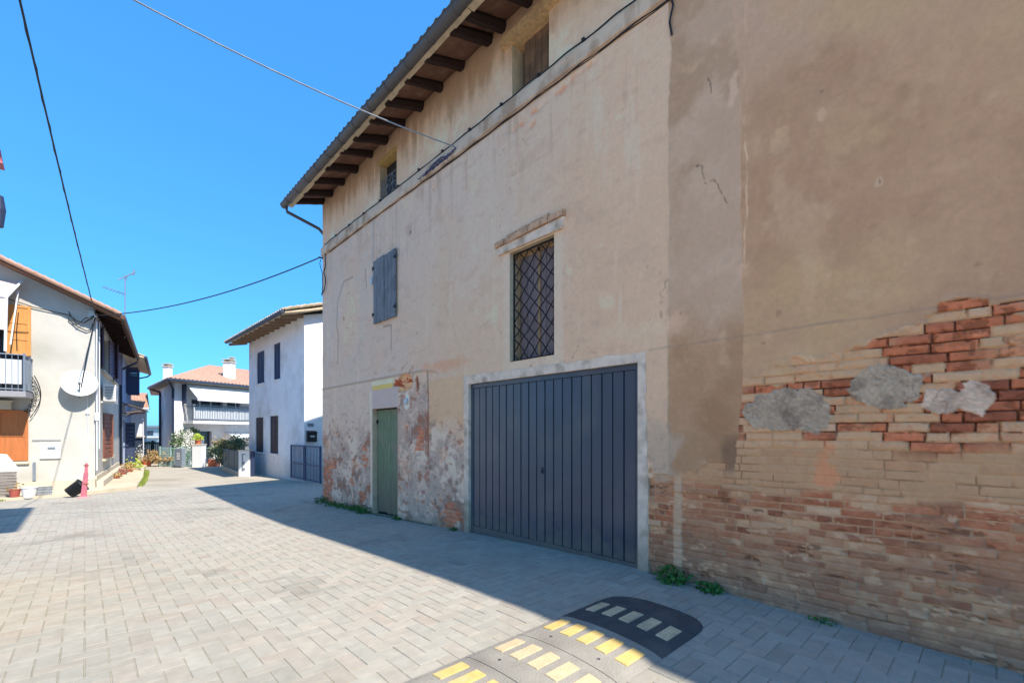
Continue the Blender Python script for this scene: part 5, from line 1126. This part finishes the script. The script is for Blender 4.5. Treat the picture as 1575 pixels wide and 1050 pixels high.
mb.box(CFr, .46, 6.5, -1.13, -1.06, 3.22, 3.27); mb.box(CFr, .46, 6.5, -1.12, -1.07, 2.36, 2.40); mb.box(CFr, .47, .53, -1.1, 0, 3.22, 3.27)
part('balcony_railing', mb, 'gmetal', CH)
mb = MB(); n = 60
for i in range(n): a = .56+i*.1; f_ = lambda x: -1.03+.012*math.sin(x*14); mb.face([CFr(a, f_(a), 2.42), CFr(a+.1, f_(a+.1), 2.42), CFr(a+.1, f_(a+.1), 3.15), CFr(a, f_(a), 3.15)])
part('balcony_screen', mb, 'cloth', CH)
mb = MB(); mb.hexa([CFr(.5, -1.5, 3.62), CFr(6.4, -1.5, 3.62), CFr(6.4, -.3, 4.50), CFr(.5, -.3, 4.50), CFr(.5, -1.5, 3.65), CFr(6.4, -1.5, 3.65), CFr(6.4, -.3, 4.54), CFr(.5, -.3, 4.54)]); mb.box(CFr, .5, 6.4, -1.52, -1.5, 3.48, 3.65)
tag(single('awning', mb, 'cloth', 'wide white awning over the balcony of the centre house', 'awning'), None, None)
mb = MB(); mb.hexa([CFr(2.9, -1.3, 1.25), CFr(6.4, -1.3, 1.25), CFr(6.4, -.02, 1.6), CFr(2.9, -.02, 1.6), CFr(2.9, -1.3, 1.28), CFr(6.4, -1.3, 1.28), CFr(6.4, -.02, 1.64), CFr(2.9, -.02, 1.64)])
tag(single('awning', mb, 'cloth', 'lower cream awning at the ground floor of the centre house', 'awning'), None, None)
mb = MB(); F2 = Fr(CFr(.42, -.02, 0)[:2], (-CFr.b)[:2]); part('shutter', shutter_mb(F2, 0, .45, -.02, .02, 3.3, 4.5), 'navy', CH)
mb = MB(); mb.tube([CFr(3.05, -1.05, 2.3), CFr(3.05, -1.05, 3.7)], .03, 6); mb.tube([CFr(3.1, -.6, 2.1), CFr(3.1, -.6, 1.6)], .03, 6); part('post', mb, 'wmetal', CH)
# gate pillar with pot
x_, y_ = px(295.5, 700, 25.8)[:2]; PF2 = Fr((x_, y_), (.729, -.6846))
GP = thing('gate_pillar', (x_, y_, -.37), 'cream square gate pillar before the centre house, carrying a potted plant', 'pillar')
part('body', MB().box(PF2, 0, .52, 0, .4, -.5, .86), 'whitewall', GP); part('cap', MB().box(PF2, -.03, .55, -.03, .43, .862, .92), 'plinth', GP)
q_ = PF2(.2, .2, .92); pot('potted_plant', q_.x, q_.y, .17, .26, 'terracotta', 'terracotta pot with a bright green plant on top of the cream pillar', 'potted plant', 'leafy', z=.922, pn=160, ps=.12, pr=1.4, ph=.4, seed=90)
q_ = PF2(.95, .6, 0); mb = MB(); mb.box(PF2, .56, 1.02, .5, .9, -.5, .02)
single('wooden_planter', mb, 'terracotta', 'orange wooden planter at the entrance right of the cream pillar', 'planter', bevel=.01)
# pale green mesh fence and grey meter cabinet
GFn = thing('mesh_fence', (4.0, 34, -.4), 'pale green mesh fence between the far gate and the jasmine bush', 'fence')
a_, b_ = Vector(px(246, 716, 26.5)), Vector(px(296, 716, 25.9)); FF = Fr(a_[:2], (b_-a_)[:2]); wd_ = (b_-a_).length; mb = MB()
for i in range(int(wd_/.09)): mb.tube([FF(i*.09, 0, -.4), FF(i*.09, 0, .72)], .010, 4)
for z in (-.3, 0, .3, .66): mb.tube([FF(0, 0, z), FF(wd_, 0, z)], .012, 4)
part('mesh', mb, 'palegreen', GFn); mb = MB()
for k in range(4): a = wd_*k/3; mb.box(FF, a-.03, a+.03, -.03, .03, -.4, .78)
part('post', mb, 'palegreen', GFn)
a_ = Vector(px(271, 716, 25.6)); b_ = Vector(px(286, 716, 25.4)); FF = Fr(a_[:2], (b_-a_)[:2]); CBn = thing('meter_cabinet', (a_.x, a_.y, -.4), 'grey meter cabinet with a white label in front of the jasmine', 'cabinet')
part('body', MB().box(FF, 0, .54, -.1, .12, -.3, .68), 'gmetal', CBn, bevel=.01)
mb = MB()
for k in range(5): mb.box(FF, .18, .40, -.112, -.102, .08+k*.08, .12+k*.08)
part('label_plate', mb, 'plastic', CBn)

# ---------------------------------------------------------------- far houses and gate
SWh = thing('small_white_house', px(210, 712, 30), 'small white house with a terracotta tiled roof beyond the attached house', 'house')
a_, b_ = Vector(px(188, 720, 29.6)), Vector(px(219, 720, 30.2)); FS = Fr(a_[:2], (b_-a_)[:2]); W_ = (b_-a_).length
mb = MB(); holed(mb, FS, 0, W_, -.5, 3.3, [(.45, 1.1, -.4, 1.25)], 0, .2, 1); mb.face([FS(W_, 0, -.5), FS(W_, 5, -.5), FS(W_, 5, 3.3), FS(W_, 0, 3.3)])
part('wall', mb, 'whitewall', SWh); part('door', MB().box(FS, .46, 1.09, .15, .18, -.39, 1.24), 'glassb', SWh); part('lintel', MB().box(FS, .3, 1.25, -.04, .0, 1.3, 1.38), 'plinth', SWh)
mb = MB(); mb.wave_quad(FS(-.5, -.7, 3.18), FS(W_+.4, -.7, 3.18), FS(W_+.2, 1.6, 4.3), FS(-.5, 1.6, 4.3), 12, .05, 6); part('roof', mb, 'roof', SWh)
part('gutter', MB().tube([FS(-.5, -.75, 3.14), FS(W_+.42, -.75, 3.14)], .06, 6).tube([FS(-.2, -.3, 2.2), FS(W_+.05, -.08, 2.5), FS(W_+.06, -.05, -.3)], .035, 6), 'wmetal', SWh)
FB = thing('far_building', px(230, 700, 60), 'distant grey blue low building between the two houses', 'building')
a_, b_ = Vector(px(216, 700, 60)), Vector(px(262, 700, 60)); FX = Fr(a_[:2], (b_-a_)[:2]); W_ = (b_-a_).length
part('wall', MB().box(FX, -1, W_, 0, 8, -.5, 2.35), mat('far_grey_render', (150, 168, 178), .9, .06), FB); part('roof', MB().box(FX, -1.3, W_+.3, -.4, 8.4, 2.36, 2.6), mat('far_grey_roof', (120, 134, 148), .8, .06), FB)
part('window', MB().box(FX, .2, 1.7, -.03, -.002, 1.3, 1.9), 'glassb', FB); part('window', MB().box(FX, .0, 2.0, -.05, -.002, .35, .55), 'glassb', FB)
mb = MB(); mb.box(FX, -.5, 2.5, -.3, -.002, 1.0, 1.12); part('ledge', mb, 'whitewall', FB)
DR = thing('green_gate', px(232, 712, 31.5), 'tall dark green slatted gate closing the far end of the street', 'gate')
a_, b_ = Vector(px(219, 712, 31.5)), Vector(px(248, 712, 31.5)); FX = Fr(a_[:2], (b_-a_)[:2]); W_ = (b_-a_).length; mb = MB()
for i in range(int(W_/.11)): mb.box(FX, i*.11, i*.11+.08, -.01, .01, -.38, .95)
mb.box(FX, 0, W_, .012, .04, -.3, -.22); mb.box(FX, 0, W_, .012, .04, .8, .88); part('slats', mb, 'green_metal', DR)
mb = MB()
for a in (0, W_*.5, W_): mb.box(FX, a-.05, a+.05, .045, .12, -.4, 1.05)
part('post', mb, 'green_metal', DR)
for i, (x, Z, r, h, lab) in enumerate(((236, 75, 3.0, 3.0, 'distant green tree left of the centre house'),)):
    pass

# ---------------------------------------------------------------- building just beyond the left edge of the view
NB = thing('corner_building', (-4, 6, -.1), 'tall plain building whose roof shades the lower left of the street', 'building')
mb = MB(); mb.box(W0, -7.5, -.76, 4.6, 7.85, -.3, 8.75); part('wall', mb, 'cream', NB)
mb = MB(); mb.hexa([(-8.2, 4.3, 8.76), (.13, 4.3, 8.76), (.13, 8.2, 8.76), (-8.2, 8.2, 8.76), (-8.2, 4.3, 8.95), (.13, 4.3, 8.95), (.13, 8.2, 8.95), (-8.2, 8.2, 8.95)])
mb.hexa([(-8.2, 4.3, 8.951), (.13, 4.3, 8.951), (.13, 8.2, 8.951), (-8.2, 8.2, 8.951), (-4.1, 4.3, 10.4), (-4.0, 4.3, 10.4), (-4.0, 8.2, 10.4), (-4.1, 8.2, 10.4)]); part('roof', mb, 'roof', NB)
mb = MB(); mb.tube([(-.76, 7.8, px(26, -18, 5.3)[2]), px(26, -18, 5.3)], .015, 5); mb.tube([(-.76, 7.7, px(165, -22, 6.0)[2]), px(165, -22, 6.0)], .02, 5); part('cable_bracket', mb, 'iron', NB)
mb = MB(); q0 = Vector(px(-3, 243, 5.35)); mb.hexa([q0+Vector(v) for v in ((-.2, 0, -.12), (.055, 0, -.13), (.055, -.2, -.13), (-.2, -.2, -.12), (-.2, 0, .12), (.02, 0, .10), (.02, -.2, .10), (-.2, -.2, .12))])
single('wall_planter', mb, 'pink', 'pinkish bracket edge showing at the left border of the view', 'planter')
mb = MB(); q0 = Vector(px(-4, 322, 5.35)); mb.lathe(q0-Vector((0, 0, .2)), [(.001, 0), (.05, .0), (.07, .2), (.05, .36), (.001, .38)], 12); mb.tube([q0+Vector((-.3, 0, .2)), q0+Vector((0, 0, .2))], .012, 5)
single('wall_lamp', mb, 'navy', 'dark blue wall lamp just showing at the left border of the view', 'lamp')
bpy.context.view_layer.update()
